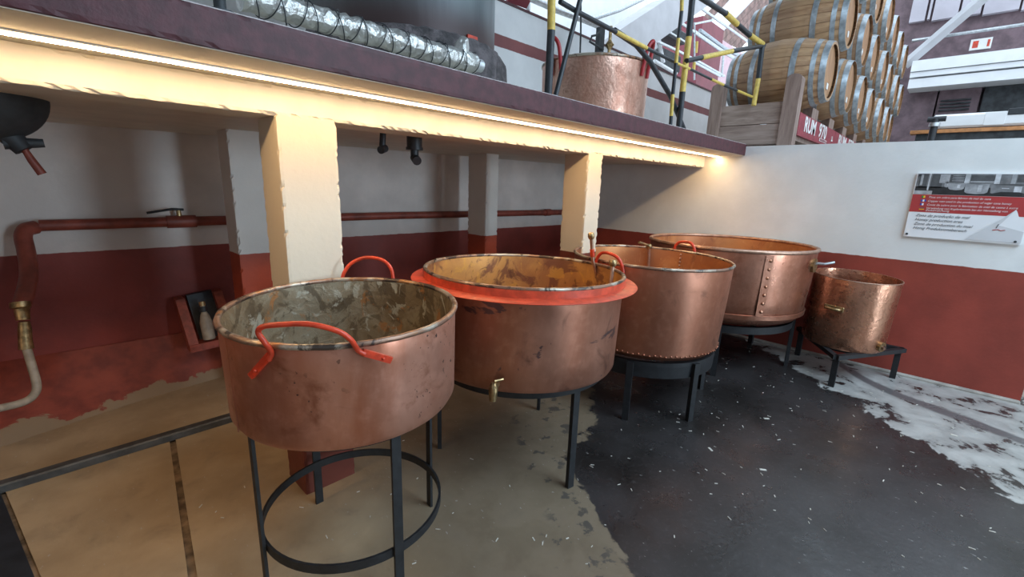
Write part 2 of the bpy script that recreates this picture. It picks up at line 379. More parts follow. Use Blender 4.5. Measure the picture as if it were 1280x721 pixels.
column((.905, 3.5, -.01), (1.13, 3.74, 1.9), m_col2, 'shaded rear column with red foot beside the lever valve')
column((3.185, 3.47, -.01), (3.36, 3.75, 1.9), m_col2, 'shaded rear column between two runs of red pipe')
# raised floor, upper walls, hall shell
struct(mkbox('upper_floor', (5.49, -6, 1.85), (20, 10, 2.03), m_conc), 'concrete upper floor carrying the barrel rack', 'floor')
struct(mkbox('wall_upper', (-4.2, 4.1, 2.07), (12.5, 4.3, 3.60), m_up), 'white upper wall with a maroon stripe behind the tank', 'wall')
struct(mkbox('trim_1', (-4.2, 4.085, 3.60), (12.5, 4.31, 3.625), m_maroon), 'thin maroon coping on the striped upper wall', 'coping')
struct(mkbox('wall_left', (-4.4, -9.2, 0), (-4.2, 4.6, 5.1), m_wall), 'white and red side wall of the hall', 'wall')
mk = bmesh.new(); box(mk, (-4.2, -9.4, 0), (3.0, -9.2, 5.1)); box(mk, (4.2, -9.4, 0), (9, -9.2, 5.1)); box(mk, (3.0, -9.4, 3.3), (4.2, -9.2, 5.1))
struct(link('wall_rear', mk, m_wall), 'rear hall wall with a tall doorway', 'wall')
mk = bmesh.new(); box(mk, (-4.4, -9.4, 5.0), (1.1, 4.3, 5.15)); box(mk, (4.7, -9.4, 5.0), (6.6, 4.3, 5.15)); box(mk, (1.1, -.5, 5.0), (4.7, 4.3, 5.15)); box(mk, (1.1, -9.4, 5.0), (4.7, -5.3, 5.15))
struct(link('hall_roof', mk, m_greyfar), 'grey hall roof with a long skylight', 'roof')
# LED strip
ls = empty('led_light_strip', (.55, 1.97, 1.97), 'glowing warm white light strip fixed under the maroon platform edge', 'light')
h = bmesh.new(); box(h, (-4.7, -.014, -.004), (4.74, .004, .006)); link('housing', h, m_alu, ls)
h = bmesh.new()
for i in range(48):
    x0 = -4.7+9.44*i/48; x1 = -4.7+9.44*(i+1)/48
    box(h, (x0, -.007, -.013), (x1, .007, -.003))
o = link('diffuser', h, m_led, ls); o.data.materials.append(m_ledside)
for p in o.data.polygons: p.material_index = 0 if p.normal.z < -.5 else 1

# ================================================================== POTS
def pot(name, label, c, zr, zb, rr, rb, mo, mi, mr, tilt=(0, 0), belly=None, group='copper cooking pots', rimr=.011):
    h = zr-zb
    root = empty(name, (c[0]+tilt[0]*h, c[1]+tilt[1]*h, zb), label, 'pot', group, (tilt[1], -tilt[0], 0))
    low = belly or [(rb*.55, 0), (rb-.035, .0), (rb-.012, .008), (rb, .03)]
    zt = low[-1][1]; side = [(rb+(rr-rb)*t, zt+(h-zt)*t) for t in (0.25, .5, .75, .97)]
    side[0] = (low[-1][0]+(rr-low[-1][0])*.25, side[0][1])
    mklathe('shell', [(0, 0)]+low+side+[(rr-.004, h)], mo, root, 96, 35)
    inn = [(0, low[-1][1]*.5+.015), (low[-1][0]-.09, low[-1][1]*.5+.015), (low[-1][0]-.02, low[-1][1]+.035)]+[(r-.010, z) for r, z in side]+[(rr-.008, h)]
    mklathe('lining', inn, mi, root, 96, 35)
    bm = bmesh.new(); tube(bm, [((rr-.002)*math.cos(a), (rr-.002)*math.sin(a), h-.004+random.uniform(-.001, .001)) for a in [2*math.pi*i/96 for i in range(96)]], rimr, 8, closed=True)
    link('rim', bm, mr, root, 60)
    return root
def rivets(root, pts, r, mat, name='rivet_row'):
    bm = bmesh.new()
    for p, nrm in pts:
        q = Vector(nrm).to_track_quat('Z', 'Y').to_matrix().to_4x4()
        bmesh.ops.create_icosphere(bm, subdivisions=1, radius=r, matrix=Matrix.Translation(p) @ q @ Matrix.Diagonal((1, 1, .6, 1)))
    o = link(name, bm, mat, root, 80); o['kind'] = 'stuff'; return o
def strap_handle(root, wpts, foot0, foot1, r=.0085, w=.018, mat=m_redpaint):
    """rod through wpts with flattened riveted feet"""
    P = [local(root, p) for p in smoothpath(wpts, 5)]
    hd = mktube('handle', P, r, mat, root, 10)
    for a, b in ((foot0[0], foot0[1]), (foot1[0], foot1[1])):
        A, B = local(root, a), local(root, b); d = (B-A).normalized(); nr = Vector(((A+B).x, (A+B).y, 0)).normalized(); s = d.cross(nr).normalized()
        bm = bmesh.new(); vs = []
        for q in (A, B):
            for sg in (-1, 1):
                for k in (0, 1): vs.append(bm.verts.new(q+s*w*sg*.6+nr*(.006 if k else -.006)))
        bmesh.ops.convex_hull(bm, input=bm.verts); o = link('handle_foot', bm, mat, hd)
        rb = bmesh.new(); bmesh.ops.create_icosphere(rb, subdivisions=1, radius=.006, matrix=Matrix.Translation(A.lerp(B, .3)+nr*.007)); link('rivet', rb, mat, hd, 80)
    return hd
def ring_stand(name, label, c, r, ztop, angs, low=None, legw=.036, legt=.012, foot=None, group='black iron pot stands'):
    root = empty(name, (c[0], c[1], 0), label, 'stand', group)
    bm = bmesh.new(); ring(bm, r, ztop-.03, .03, .032); link('top_ring', bm, m_black, root, 40)
    if low:
        bm = bmesh.new(); ring(bm, r-.006, low, .010, .036); link('lower_ring', bm, m_black, root, 40)
    for a in angs:
        a = math.radians(a); e = Vector((math.cos(a), math.sin(a), 0)); t = Vector((-e.y, e.x, 0)); bm = bmesh.new(); vs = []
        for z, rr in ((0, r+(foot or 0)), (ztop-.005, r)):
            for sg in (-1, 1):
                for k in (0, legt): vs.append(bm.verts.new(e*(rr-.004+k)+t*sg*legw/2+Vector((0, 0, z))))
        bmesh.ops.convex_hull(bm, input=bm.verts); link('leg', bm, m_black, root)
    return root
# ---- pot 1
C1 = (.781, 1.658); ZR1 = 1.115
p1 = pot('copper_pot', 'pitted copper pot with arched red handles and grey crusted lining on tall ring stand', C1, ZR1, .731, .431, .428, m_cu1, m_in1, m_rim, (.019, .027))
# vertical lap seam
a = math.radians(186); bm = bmesh.new()
for z0, z1 in ((.03, .36),):
    tube(bm, [((.430)*math.cos(a), .430*math.sin(a), z) for z in np.linspace(.02, .37, 6)], .0025, 6)
link('lap_seam', bm, m_cu1, p1, 60)
R_ = .452
fw = [pcyl(*q, C1, R_-.012) for q in ((336, 450), (339, 440))]+[pcyl(*q, C1, R_+.006) for q in ((331, 428), (323, 416), (327, 409), (345, 406), (385, 405), (420, 413), (438, 424))]+[pcyl(*q, C1, R_-.012) for q in ((447, 437), (456, 443))]
strap_handle(p1, fw, (pcyl(314, 470, C1, .436), pcyl(338, 443, C1, .438)), (pcyl(489, 450, C1, .436), pcyl(453, 440, C1, .438)))
bw = [pcyl(*q, C1, .441, True) for q in ((427, 352), (430, 341), (438, 330), (452, 323), (466, 322), (480, 326), (489, 336), (492, 352))]
mktube('handle', [local(p1, p) for p in smoothpath(bw, 5)], .0085, m_redpaint, p1)
ring_stand('ring_stand', 'tall black iron ring stand with lower hoop under the pitted pot', C1, .375, .735, (-93, -3, 92, 180), .205)
# ---- pot 2
C2 = (1.882, 1.713); Z2 = 1.13
p2 = pot('copper_pot', 'stained copper pot collared by a wide orange flange, brass tap below', C2, Z2, .60, .562, .549, m_cu2, m_in2, m_rim, (-.022, -.003))
mklathe('flange_collar', [(.568, Z2-.60-.052), (.571, Z2-.60-.05), (.571, Z2-.60-.008), (.560, Z2-.60-.006)], m_flange, p2, 96, 40)
mklathe('flange', [(.560, -.006), (.634, -.012), (.637, -.009), (.634, -.006), (.566, .003)], m_flange, p2, 96, 40, (0, 0, Z2-.60-.046))
V = local(p2, pcyl(621, 478, C2, .549)); e = Vector((V.x, V.y, 0)).normalized()
tp = bpy.data.objects.new('drain_tap', None); COL.objects.link(tp); tp.parent = p2; tp['label'] = 'dull brass drain tap'
mktube('tap_stub', [V-e*.02, V+e*.075], [.019, .017], m_brass, tp, 12)
mktube('tap_body', [V+e*.06+Vector((0, 0, .025)), V+e*.06+Vector((0, 0, .0)), V+e*.062+Vector((0, 0, -.035)), V+e*.068+Vector((0, 0, -.065))], [.012, .023, .021, .016], m_brass, tp, 12)
mktube('tap_lever', [V+e*.05+Vector((0, 0, .028)), V+e*.055+Vector((.05, -.01, .03))], .007, m_brass, tp, 8)
rg = [local(p2, px(650, 487, 'z', .60)) + Vector((.028*math.cos(t), -.02*math.cos(t), -.008+.022*math.sin(t))) for t in np.linspace(0, 2*math.pi, 17)[:-1]]
mktube('hanging_ring', rg, .006, m_redpaint, p2, 8, True)
s2 = empty('ring_stand', (C2[0], C2[1], 0), 'black three legged stand under the orange flanged pot', 'stand', 'black iron pot stands')
bm = bmesh.new(); ring(bm, .50, .565, .03, .03); link('top_ring', bm, m_black, s2, 40)
for fx, fy in ((1.496, 2.012), (2.341, 1.928), (1.79, 1.222)):
    d = Vector((fx-C2[0], fy-C2[1], 0)); t = Vector((-d.y, d.x, 0)).normalized(); e = d.normalized(); bm = bmesh.new(); w = .02 if fy < 1.5 else .01
    for z in (0, .59):
        for sg in (-1, 1):
            for k in (-.012, .012): bm.verts.new(e*(.485+k)+t*sg*w+Vector((0, 0, z)))
    bmesh.ops.convex_hull(bm, input=bm.verts); link('leg', bm, m_black, s2)
# ---- pot 3
C3 = (3.18, 1.595); Z3 = 1.10; B3 = .428
bel = [(.30, .0), (.45, .012), (.52, .032), (.553, .065)]
p3 = pot('copper_pot', 'rosy copper pot with small orange loop handles beside the orange flanged pot', C3, Z3, B3, .578, .558, m_cu3, m_in3, m_rim, (-.017, .016), bel)
rivets(p3, [(Vector((.557*math.cos(t), .557*math.sin(t), .072+.004*math.sin(t*30))), (math.cos(t), math.sin(t), 0)) for t in np.linspace(0, 2*math.pi, 97)[:-1]], .0085, m_cu3)
hw = [pcyl(*q, C3, .592) for q in ((779, 345), (778, 334), (773, 323), (763, 317), (753, 316), (747, 322), (745, 332), (747, 342))]
mktube('handle', [local(p3, p) for p in smoothpath(hw, 5)], .011, m_redpaint, p3)
hw = [pcyl(*q, C3, .590, True) for q in ((843, 316), (844, 308), (849, 303), (857, 302), (864, 304), (868, 311), (868, 320))]
mktube('handle', [local(p3, p) for p in smoothpath(hw, 5)], .012, m_redpaint, p3)
rv = local(p3, pcyl(851, 318, C3, .56, True)); ta = math.atan2(rv.y, rv.x)
rivets(p3, [(Vector((.560*math.cos(ta), .560*math.sin(ta), z)), (-math.cos(ta), -math.sin(ta), 0)) for z in np.linspace(.42, .64, 8)], .010, m_rimcu, 'seam_rivets')
ring_stand('ring_stand', 'black stand under the rosy copper pot', C3, .53, B3+.012, (200, 250, 320, 70, 135), None, .045, .03)
mklathe('skirt', [(.50, B3-.10), (.525, B3-.10), (.53, B3+.01), (.50, B3+.01)], m_black, COL.objects['ring_stand.002'] if 'ring_stand.002' in COL.objects else None, 64, 40, (0, 0, 0))
# ---- pot 4
C4 = (4.536, 1.492); Z4 = 1.125; B4 = .455
bel = [(.40, .0), (.58, .015), (.64, .04), (.683, .095)]
p4 = pot('copper_pot', 'widest copper pot with riveted seam and thick rolled rim against the white wall', C4, Z4, B4, .722, .69, m_cu4, m_in3, m_rimcu, (-.011, -.005), bel, rimr=.017)
rivets(p4, [(Vector((.689*math.cos(t), .689*math.sin(t), .115+.006*math.sin(t*23))), (math.cos(t), math.sin(t), 0)) for t in np.linspace(0, 2*math.pi, 89)[:-1]], .012, m_cu4)
bm = bmesh.new(); lathe(bm, [(.684, .088), (.696, .092), (.700, .128), (.690, .134)], 96); link('rivet_band', bm, m_cu4, p4, 40)
sv = local(p4, pcyl(960, 340, C4, .71)); ta = math.atan2(sv.y, sv.x)
rivets(p4, [(Vector(((.699+.024*(z/.67))*math.cos(ta), (.699+.024*(z/.67))*math.sin(ta), z)), (math.cos(ta), math.sin(ta), 0)) for z in np.linspace(.17, .60, 7)], .017, m_cu5, 'seam_rivets')
bm = bmesh.new()
for dt in (-.05,):
    vs = []
    for z, r in ((.13, .702), (.64, .726)):
        for t in (ta+.03, ta+.05, ta-.06):
            vs.append(bm.verts.new((r*math.cos(t), r*math.sin(t), z)))
    bm.faces.new((vs[0], vs[2], vs[5], vs[3]))
link('seam_lap', bm, m_cu4, p4)
fl = local(p4, pcyl(1016, 340, C4, .725)); ta = math.atan2(fl.y, fl.x); e = Vector((math.cos(ta), math.sin(ta), 0)); 
mktube('outlet_flange', [e*.69+Vector((0, 0, .55)), e*.735+Vector((0, 0, .55))], .06, m_brass, p4, 20)
q0 = e*.735+Vector((0, 0, .57)); mktube('outlet_lever', [q0, local(p4, px(1030, 330, 'x', 5.0)), local(p4, px(1043, 328, 'x', 5.05))], .012, m_steel, p4, 8)
s4 = ring_stand('ring_stand', 'black stand under the widest copper pot', C4, .62, B4+.012, (286, 200, 70, 140, 345), None, .045, .03)
mklathe('skirt', [(.60, B4-.05), (.625, B4-.05), (.628, B4+.014), (.60, B4+.014)], m_black, s4, 64, 40)
# ---- pot 5 on a triangular stand
C5 = (4.93, .514); Z5 = .91; B5 = .286
p5 = pot('copper_pot', 'small shiny hammered copper pot on low triangular stand beside the widest pot', C5, Z5, B5, .322, .312, m_cu5, m_cu5, m_rimcu, (.012, .03), rimr=.005)
v = local(p5, pcyl(1042, 385, C5, .32)); ta = math.atan2(v.y, v.x); e = Vector((math.cos(ta), math.sin(ta), 0)); t = Vector((-e.y, e.x, 0)); c = e*.318+Vector((0, 0, v.z))
hd = mktube('handle', smoothpath([c-t*.05, c-t*.045+e*.035, c+e*.045, c+t*.045+e*.035, c+t*.05], 4), .013, m_brass, p5, 8)
bm = bmesh.new(); box(bm, (-.075, -.006, -.022), (.075, .006, .022), .004); o = link('handle_plate', bm, m_brass, hd); o.location = c; o.rotation_euler = (0, 0, ta+math.pi/2)
v = local(p5, pcyl(1103, 434, C5, .315)); ta = math.atan2(v.y, v.x); e = Vector((math.cos(ta), math.sin(ta), 0)); zz = max(v.z, .05)
dr = mktube('drain_flange', [e*.29+Vector((0, 0, zz)), e*.335+Vector((0, 0, zz))], .042, m_brass, p5, 18)
mktube('drain_plug', [e*.33+Vector((0, 0, zz)), e*.352+Vector((0, 0, zz))], .02, m_rim, dr, 8)
st = empty('triangular_stand', (4.93, .50, 0), 'low black triangular stand under the small shiny pot', 'stand', 'black iron pot stands')
cor = [Vector((-.47, -.012, 0)), Vector((.245, -.40, 0)), Vector((.235, .415, 0))]
for i in range(3):
    A, B = cor[i], cor[(i+1) % 3]; d = (B-A).normalized(); n = Vector((-d.y, d.x, 0)); bm = bmesh.new()
    for q in (A, B):
        for k in (-.022, .022):
            for z in (.252, .288): bm.verts.new(q+n*k+Vector((0, 0, z)))
    bmesh.ops.convex_hull(bm, input=bm.verts); link('rail', bm, m_black, st)
    q = A*.92; bm = bmesh.new(); box(bm, (q.x-.022, q.y-.022, 0), (q.x+.022, q.y+.022, .26)); link('leg', bm, m_black, st)
bm = bmesh.new(); ring(bm, .25, .262, .03, .024); link('support_ring', bm, m_black, st, 40)
# ---- dip rods standing in the pots
def rod(label, top, mid, bot, r, bands, group='rods standing in the copper pots'):
    root = empty('dip_rod', bot, label, 'rod', group); T, B, Mi = [local(root, p) for p in (top, bot, mid)]
    mktube('shaft', [B, Mi, T], r, m_rimcu, root, 10); d = (T-Mi).normalized()
    mktube('cap', [T-d*.018, T-d*.004, T+d*.012, T+d*.02], [r*1.5, r*1.9, r*1.9, r*1.4], m_brass, root, 12)
    if bands: mktube('red_band', [Mi+(T-Mi)*.18, Mi+(T-Mi)*.48], r*1.35, m_redpaint, root, 10)
    return root
def inpot(x, y, c, r): return pcyl(x, y, c, r, True)
b0 = inpot(744, 338, C2, .525); mid = inpot(741, 325, C2, .527); dx = Vector((b0.x, b0.y, 0))
rod('capped copper rod with a red band leaning inside the orange flanged pot', px(739, 295, 'y', mid.y), px(741, 326, 'y', mid.y), px(752, 368, 'y', b0.y-.02), .011, True)
b0 = inpot(766, 340, C2, .52)
rod('short capped rod leaning inside the orange flanged pot', px(766, 329, 'y', b0.y), px(765, 340, 'y', b0.y), px(762, 368, 'y', b0.y-.02), .012, False)
b0 = inpot(811, 318, C3, .545)
o = rod('thin capped rod hooked inside the rosy copper pot', px(811, 308, 'y', b0.y), px(811, 318, 'y', b0.y), px(810, 345, 'y', b0.y-.02), .013, False)
mktube('hook', [local(o, px(811, 307, 'y', b0.y)), local(o, px(799, 303, 'y', b0.y))], .011, m_brass, o, 8)

# ================================================================== UNDER THE PLATFORM
yp = lambda x: yb(x)-.10
pp = empty('wall_pipe', (-.05, 4.1, 1.25), 'long rusty red pipe with elbow running along the back wall', 'pipe')
L = lambda p: local(pp, p)
mktube('pipe_run', [L((-.03, yp(-.03), 1.245)), L((2.5, yp(2.5), 1.25)), L((5.30, yp(5.3), 1.235))], .036, m_pipe, pp, 14)
el = [px(44, 284, 'y', yp(-.03)), px(33, 287, 'y', 4.13), px(29, 296, 'y', 4.10), px(33, 315, 'y', 4.05), px(36, 345, 'y', 3.95), px(27, 382, 'y', 3.80)]
mktube('elbow', [L(p) for p in smoothpath(el, 5)], .042, m_pipe, pp, 14)
mktube('coupling', [L((.62, yp(.62), 1.247)), L((.80, yp(.8), 1.247))], .046, m_pipe, pp, 14)
mktube('coupling', [L((4.7, yp(4.7), 1.24)), L((4.8, yp(4.8), 1.24))], .046, m_pipe, pp, 14)
vs = L((.70, yp(.70), 1.25)); vv = mktube('valve_stem', [vs, vs+Vector((0, 0, .085))], [.02, .014], m_brass, pp, 10)
mktube('valve_lever', [vs+Vector((.03, -.01, .085)), vs+Vector((-.04, -.01, .09)), vs+Vector((-.19, -.015, .065))], .0085, m_dark, vv, 8)
hs = empty('hose_outlet', (-.17, 3.75, .8), 'bent pale hose with brass couplings below the red pipe elbow', 'hose')
L = lambda p: local(hs, p)
mktube('coupling', [L(px(25, 378, 'y', 3.80)), L(px(26, 384, 'y', 3.79)), L(px(27, 386, 'y', 3.79)), L(px(29, 400, 'y', 3.77))], [.045, .045, .034, .03], m_brass, hs, 14)
mktube('coupling', [L(px(30, 402, 'y', 3.765)), L(px(31, 412, 'y', 3.76)), L(px(31.5, 424, 'y', 3.75)), L(px(33, 436, 'y', 3.74))], [.024, .03, .03, .034], m_brass, hs, 14)
mktube('hose', [L(p) for p in smoothpath([px(33, 434, 'y', 3.74), px(40, 458, 'y', 3.7), px(46, 482, 'y', 3.66), px(41, 495, 'y', 3.62), px(28, 503, 'y', 3.58), px(0, 510, 'y', 3.5), px(-40, 518, 'y', 3.4)], 6)], .021, m_pvc, hs, 12)
# niche with bottle
nb = empty('wall_niche', (.72, 3.98, .30), 'red painted wooden trough with black backing as shaded opening against the red wall', 'niche')
L = lambda p: local(nb, p)
def board(name, a, b, w, d, mat):
    A, B = L(a), L(b); dr = (B-A).normalized(); s = Vector((0, 1, 0)); n = dr.cross(s).normalized(); bm = bmesh.new()
    for q in (A, B):
        for i in (-w/2, w/2):
            for j in (0, d): bm.verts.new(q+n*i+s*j)
    bmesh.ops.convex_hull(bm, input=bm.verts); return link(name, bm, mat, nb)
board('side_board', px(225, 374, 'y', 4.08), px(243, 432, 'y', 3.93), .06, .12, m_redwood)
board('side_board', px(272, 364, 'y', 4.08), px(290, 416, 'y', 3.93), .06, .12, m_redwood)
board('sill', px(238, 437, 'y', 3.92), px(296, 424, 'y', 3.92), .055, .12, m_redwood)
board('opening', px(249, 366, 'y', 4.14), px(268, 426, 'y', 4.02), .17, .05, m_blackpaint)  # solid black board stands in for the shade inside the trough
bt = px(252, 376, 'y', 4.0); bb = px(262, 424, 'y', 3.95); ln = (bt-bb).length
b = empty('bottle', bb, 'pale dusty bottle with brass cap leaning in the red trough', 'bottle'); b.rotation_mode = 'QUATERNION'; b.rotation_quaternion = (bt-bb).to_track_quat('Z', 'Y')
mklathe('body', [(0, 0), (.038, .002), (.042, .01), (.042, ln*.45), (.03, ln*.62), (.018, ln*.72), (.017, ln*.9), (0, ln*.9)], m_pvc, b, 24)
mklathe('collar', [(.02, ln*.72), (.027, ln*.73), (.027, ln*.85), (.02, ln*.86)], m_blackpaint, b, 20)
mklathe('cap', [(.017, ln*.88), (.022, ln*.89), (.022, ln*.98), (0, ln)], m_brass, b, 20)
# things hanging through the platform
hk = empty('hanging_boiler', (-.11, 3.0, 1.71), 'dark round boiler bottom hanging under the platform', 'boiler')
mklathe('bowl', [(0, 0)]+[(.20*math.sin(a_), .185*(1-math.cos(a_))) for a_ in np.linspace(.15, 1.57, 12)]+[(.20, .27)], m_dark, hk, 40)
mktube('outlet', [(.05, -.02, .03), (.09, -.03, -.035)], [.045, .035], m_dark, hk, 12)
mktube('valve_body', [(.03, -.03, -.01), (.155, -.03, .0)], [.026, .018], m_dark, hk, 10)
o = mktube('valve_handle', [(.09, -.03, -.03), (.105, -.03, -.075), (.13, -.03, -.135)], [.012, .015, .017], m_pipe, hk, 10); o['label'] = 'brown valve handle'
hp = empty('hanging_pipe', (1.52, 2.6, 1.89), 'thin black pipe end hanging under the platform', 'pipe', 'pipe ends hanging under the platform')
mktube('pipe', [(.005, 0, .02), (-.006, 0, -.09)], .019, m_blackpaint, hp, 12); mktube('elbow', [(.012, 0, -.10), (-.035, -.03, -.115)], .024, m_blackpaint, hp, 12)
hp = empty('hanging_pipe', (1.748, 2.6, 1.89), 'thick black pipe stub with valve hanging under the platform', 'pipe', 'pipe ends hanging under the platform')
mktube('pipe', [(0, 0, .02), (0, 0, -.085)], .05, m_blackpaint, hp, 16); mktube('flange', [(0, 0, -.078), (0, 0, -.095)], .056, m_blackpaint, hp, 16)
mktube('neck', [(0, 0, -.09), (0, 0, -.15)], .026, m_blackpaint, hp, 12); mktube('elbow', [(.012, .02, -.14), (-.012, -.045, -.165)], .029, m_blackpaint, hp, 14)

# ================================================================== ON THE PLATFORM
tk = empty('boiling_tank', (1.70, 2.62, 2.085), 'large dark steel tank with crusted base on the platform', 'tank')
mklathe('tank_wall', [(0, .10), (.55, .10), (.555, .2), (.555, 1.3), (0, 1.3)], m_tank, tk, 80)
def crust():
    t = NT('crusted_hearth'); n = t.noise(12, 6, .65); t.bump(n, .9, .03); return t.out(t.mix(t.ss(n, .35, .65), (.04, .036, .038), (.13, .11, .115)), .85)
bm = bmesh.new(); lathe(bm, [(.58, .002), (.62, .004), (.637, .12), (.628, .21), (.60, .265), (.545, .285)], 90)
for v in bm.verts: v.co *= 1+random.uniform(-.012, .012)
link('hearth_ring', bm, crust(), tk, 60)
v = local(tk, pcyl(591, 47, (1.70, 2.62), .57)); o = mkbox('red_paint_mark', (v.x-.035, v.y, v.z-.008), (v.x+.035, v.y+.06, v.z+.010), m_redpaint, tk)
fp = empty('insulated_pipe', (1.0, 1.86, 2.14), 'foil wrapped pipe bound with dark wire before the dark tank', 'pipe')
P0, P1 = local(fp, px(300, -5, 'y', 1.86)), local(fp, px(592, 80, 'y', 1.86))
n = 60; path = [P0.lerp(P1, i/n) for i in range(n+1)]
mktube('foil_wrap', path, [.042+random.uniform(-.004, .006)+.004*i/n for i, _ in enumerate(path)], m_foil, fp, 14)
d = (P1-P0).normalized(); mktube('pipe_end', [P1-d*.05, P1+d*.05], .030, m_steel, fp, 14)
mktube('foil_branch', [P1-d*.09, P1-d*.075+Vector((0, 0, .07)), P1-d*.06+Vector((0, 0, .10))], [.04, .036, .022], m_foil, fp, 12)
Ltot = (P1-P0).length; up = Vector((0, 0, 1)); sd = d.cross(up)
for sg, ph in ((1, 0), (-1, 1.3)):
    pts = [P0+d*Ltot*i/420+(sd*math.cos(sg*i*.15+ph+.5*math.sin(i*.09))+up*math.sin(sg*i*.15+ph+.5*math.sin(i*.09)))*.051 for i in range(421)]
    mktube('binding_wire', pts, .0022, m_blackpaint, fp, 5)
o = empty('platform_post', (.475, 1.76, 2.085), 'slim grey steel post on the platform edge', 'post')
mktube('shaft', [(0, 0, 0), (0, 0, 1.0)], .018, m_dark, o, 10); mktube('base_plate', [(0, 0, 0), (0, 0, .012)], .04, m_dark, o, 12)
# copper pot on the platform
CU = (3.51, 2.456); ZU = 2.60
pu = pot('copper_pot', 'beaten copper pot with bent red handles standing on the platform', CU, ZU, 2.086, .455, .445, m_cu6, m_in3, m_rim, group='copper cooking pots', rimr=.012)
def uhandle(root, ang, r, z0, mat, w=.075, hgt=.17):
    e = Vector((math.cos(ang), math.sin(ang), 0)); t = Vector((-e.y, e.x, 0)); c = e*r
    pts = [c-t*w+Vector((0, 0, z0-.08)), c-t*w+e*.01+Vector((0, 0, z0)), c-t*w*.8+e*.03+Vector((0, 0, z0+hgt*.6)), c+e*.05+Vector((0, 0, z0+hgt*.85)), c+t*w*.8+e*.03+Vector((0, 0, z0+hgt*.6)), c+t*w+e*.01+Vector((0, 0, z0)), c+t*w+Vector((0, 0, z0-.08))]
    return mktube('handle', smoothpath(pts, 5), .016, mat, root, 10)
m_dkred = plain('dark_red_enamel', (.38, .025, .03), .35, 0, .2, 20, .1)
for q_ in ((805, 92), (696, 92)):
    v = pcyl(*q_, CU, .455); uhandle(pu, math.atan2(v.y-CU[1], v.x-CU[0]), .458, .47, m_dkred, .05, .21)
# valve post behind that pot
vp = empty('valve_stand', (3.9, 3.4, 2.085), 'grey box and brass valve on a pipe behind the beaten pot', 'valve')
A = px(749, 64, 'y', 3.4); B = px(757, 38, 'y', 3.4); A, B = local(vp, A), local(vp, B)
bm = bmesh.new(); box(bm, (A.x-.055, A.y-.03, A.z-.5), (A.x+.055, A.y+.03, B.z), .006); link('switch_box', bm, m_dark, vp)
V0 = local(vp, px(762, 56, 'y', 3.3)); mktube('valve_pipe', [Vector((V0.x, V0.y, -.005)), V0+Vector((0, 0, .2))], .02, m_brass, vp, 10); mktube('valve_body', [V0-Vector((0, 0, .05)), V0, V0+Vector((0, 0, .05))], [.02, .055, .02], m_brass, vp, 12)
mktube('crank', [local(vp, px(*q_, 'y', 3.35)) for q_ in ((750, 40), (745, 44), (740, 45), (737, 52), (754, 62))], .012, m_dark, vp, 8)

# railing in the plane y = 1.745, painted in black and yellow bands
rl = empty('safety_railing', (3.5, 1.745, 2.085), 'yellow and black banded tube railing on the platform edge', 'railing')
YR = 1.745
def seg(pts, r, mat, name='tube_band', y=YR):
    return mktube(name, [local(rl, px(a, b, 'y', y)) for a, b in pts], r, mat, rl, 12)
Yk, Bk = m_yellow, m_blackpaint
seg([(690, -40), (689, 38)], .022, Yk); seg([(689, 38), (685, 121)], .022, Bk)
seg([(729, -14), (724, 4), (694, 122)], .0145, Bk, 'brace', 1.76)
seg([(700, 2), (722, 15), (770, 40)], .014, Bk, 'rail_band', 1.78); seg([(770, 40), (808, 60)], .014, Yk, 'rail_band', 1.78); seg([(808, 60), (846, 79)], .012, Bk, 'rail_band', 1.78)
seg([(768, 38), (795, 56), (812, 76), (838, 120), (856, 164)], .019, Bk, 'bent_brace', 1.80)
seg([(853, -20), (852, 14)], .014, Yk); seg([(852, 14), (848, 48)], .014, Bk); seg([(848, 48), (845, 79)], .014, Yk); seg([(845, 79), (841, 118)], .014, Bk); seg([(841, 118), (839, 145)], .014, Yk); seg([(839, 145), (838, 160)], .014, Bk)
seg([(867, -20), (861, 46)], .024, Bk, 'tube_band', 1.76); seg([(861, 46), (853, 115)], .024, Yk, 'tube_band', 1.76); seg([(853, 115), (848, 164)], .024, Bk, 'tube_band', 1.76)
seg([(858, 76), (877, 72)], .019, Bk, 'rail_band'); seg([(877, 72), (915, 64)], .021, Yk, 'rail_band'); seg([(915, 64), (955, 57)], .021, Bk, 'rail_band')
seg([(862, -12), (907, 17)], .022, Bk, 'top_rail_band'); seg([(907, 17), (921, 30)], .026, Yk, 'top_rail_band'); seg([(921, 30), (937, 44)], .024, Bk, 'top_rail_band'); seg([(937, 44), (953, 55)], .026, Yk, 'top_rail_band')
seg([(953, 56), (948, 98)], .026, Bk); seg([(948, 98), (942, 132)], .024, Yk)
seg([(846, 79), (862, 86)], .010, Yk, 'rail_band'); seg([(862, 86), (889, 99)], .010, Bk, 'rail_band'); seg([(889, 99), (904, 106)], .012, Yk, 'rail_band'); seg([(904, 106), (921, 113)], .012, Bk, 'rail_band'); seg([(921, 113), (940, 121)], .012, Yk, 'rail_band')

# ================================================================== BARRELS
HEADR, BELLY, BLEN = .285, .385, .97
def brad(t): return HEADR+(BELLY-HEADR)*math.cos((t-.5)*math.pi)**1.0 if 0 <= t <= 1 else HEADR
NS = 22
def stave_mesh():
    bm = bmesh.new(); rows = []; hw = math.pi/NS*.965
    for i in range(9):
        t = i/8; R = brad(t); y = t*BLEN; row = []
        for rr, a in ((R-.025, -hw), (R, -hw), (R+.0015, 0), (R, hw), (R-.025, hw)): row.append(bm.verts.new((rr*math.sin(a), y, rr*math.cos(a))))
        rows.append(row)
    for a, b in zip(rows, rows[1:]):
        for j in range(4): bm.faces.new((a[j], a[j+1], b[j+1], b[j]))
    bm.faces.new(rows[0]); bm.faces.new(rows[-1][::-1]); bmesh.ops.recalc_face_normals(bm, faces=bm.faces)
    me = bpy.data.meshes.new('stave'); bm.to_mesh(me); bm.free(); me.materials.append(m_oak)
    return me
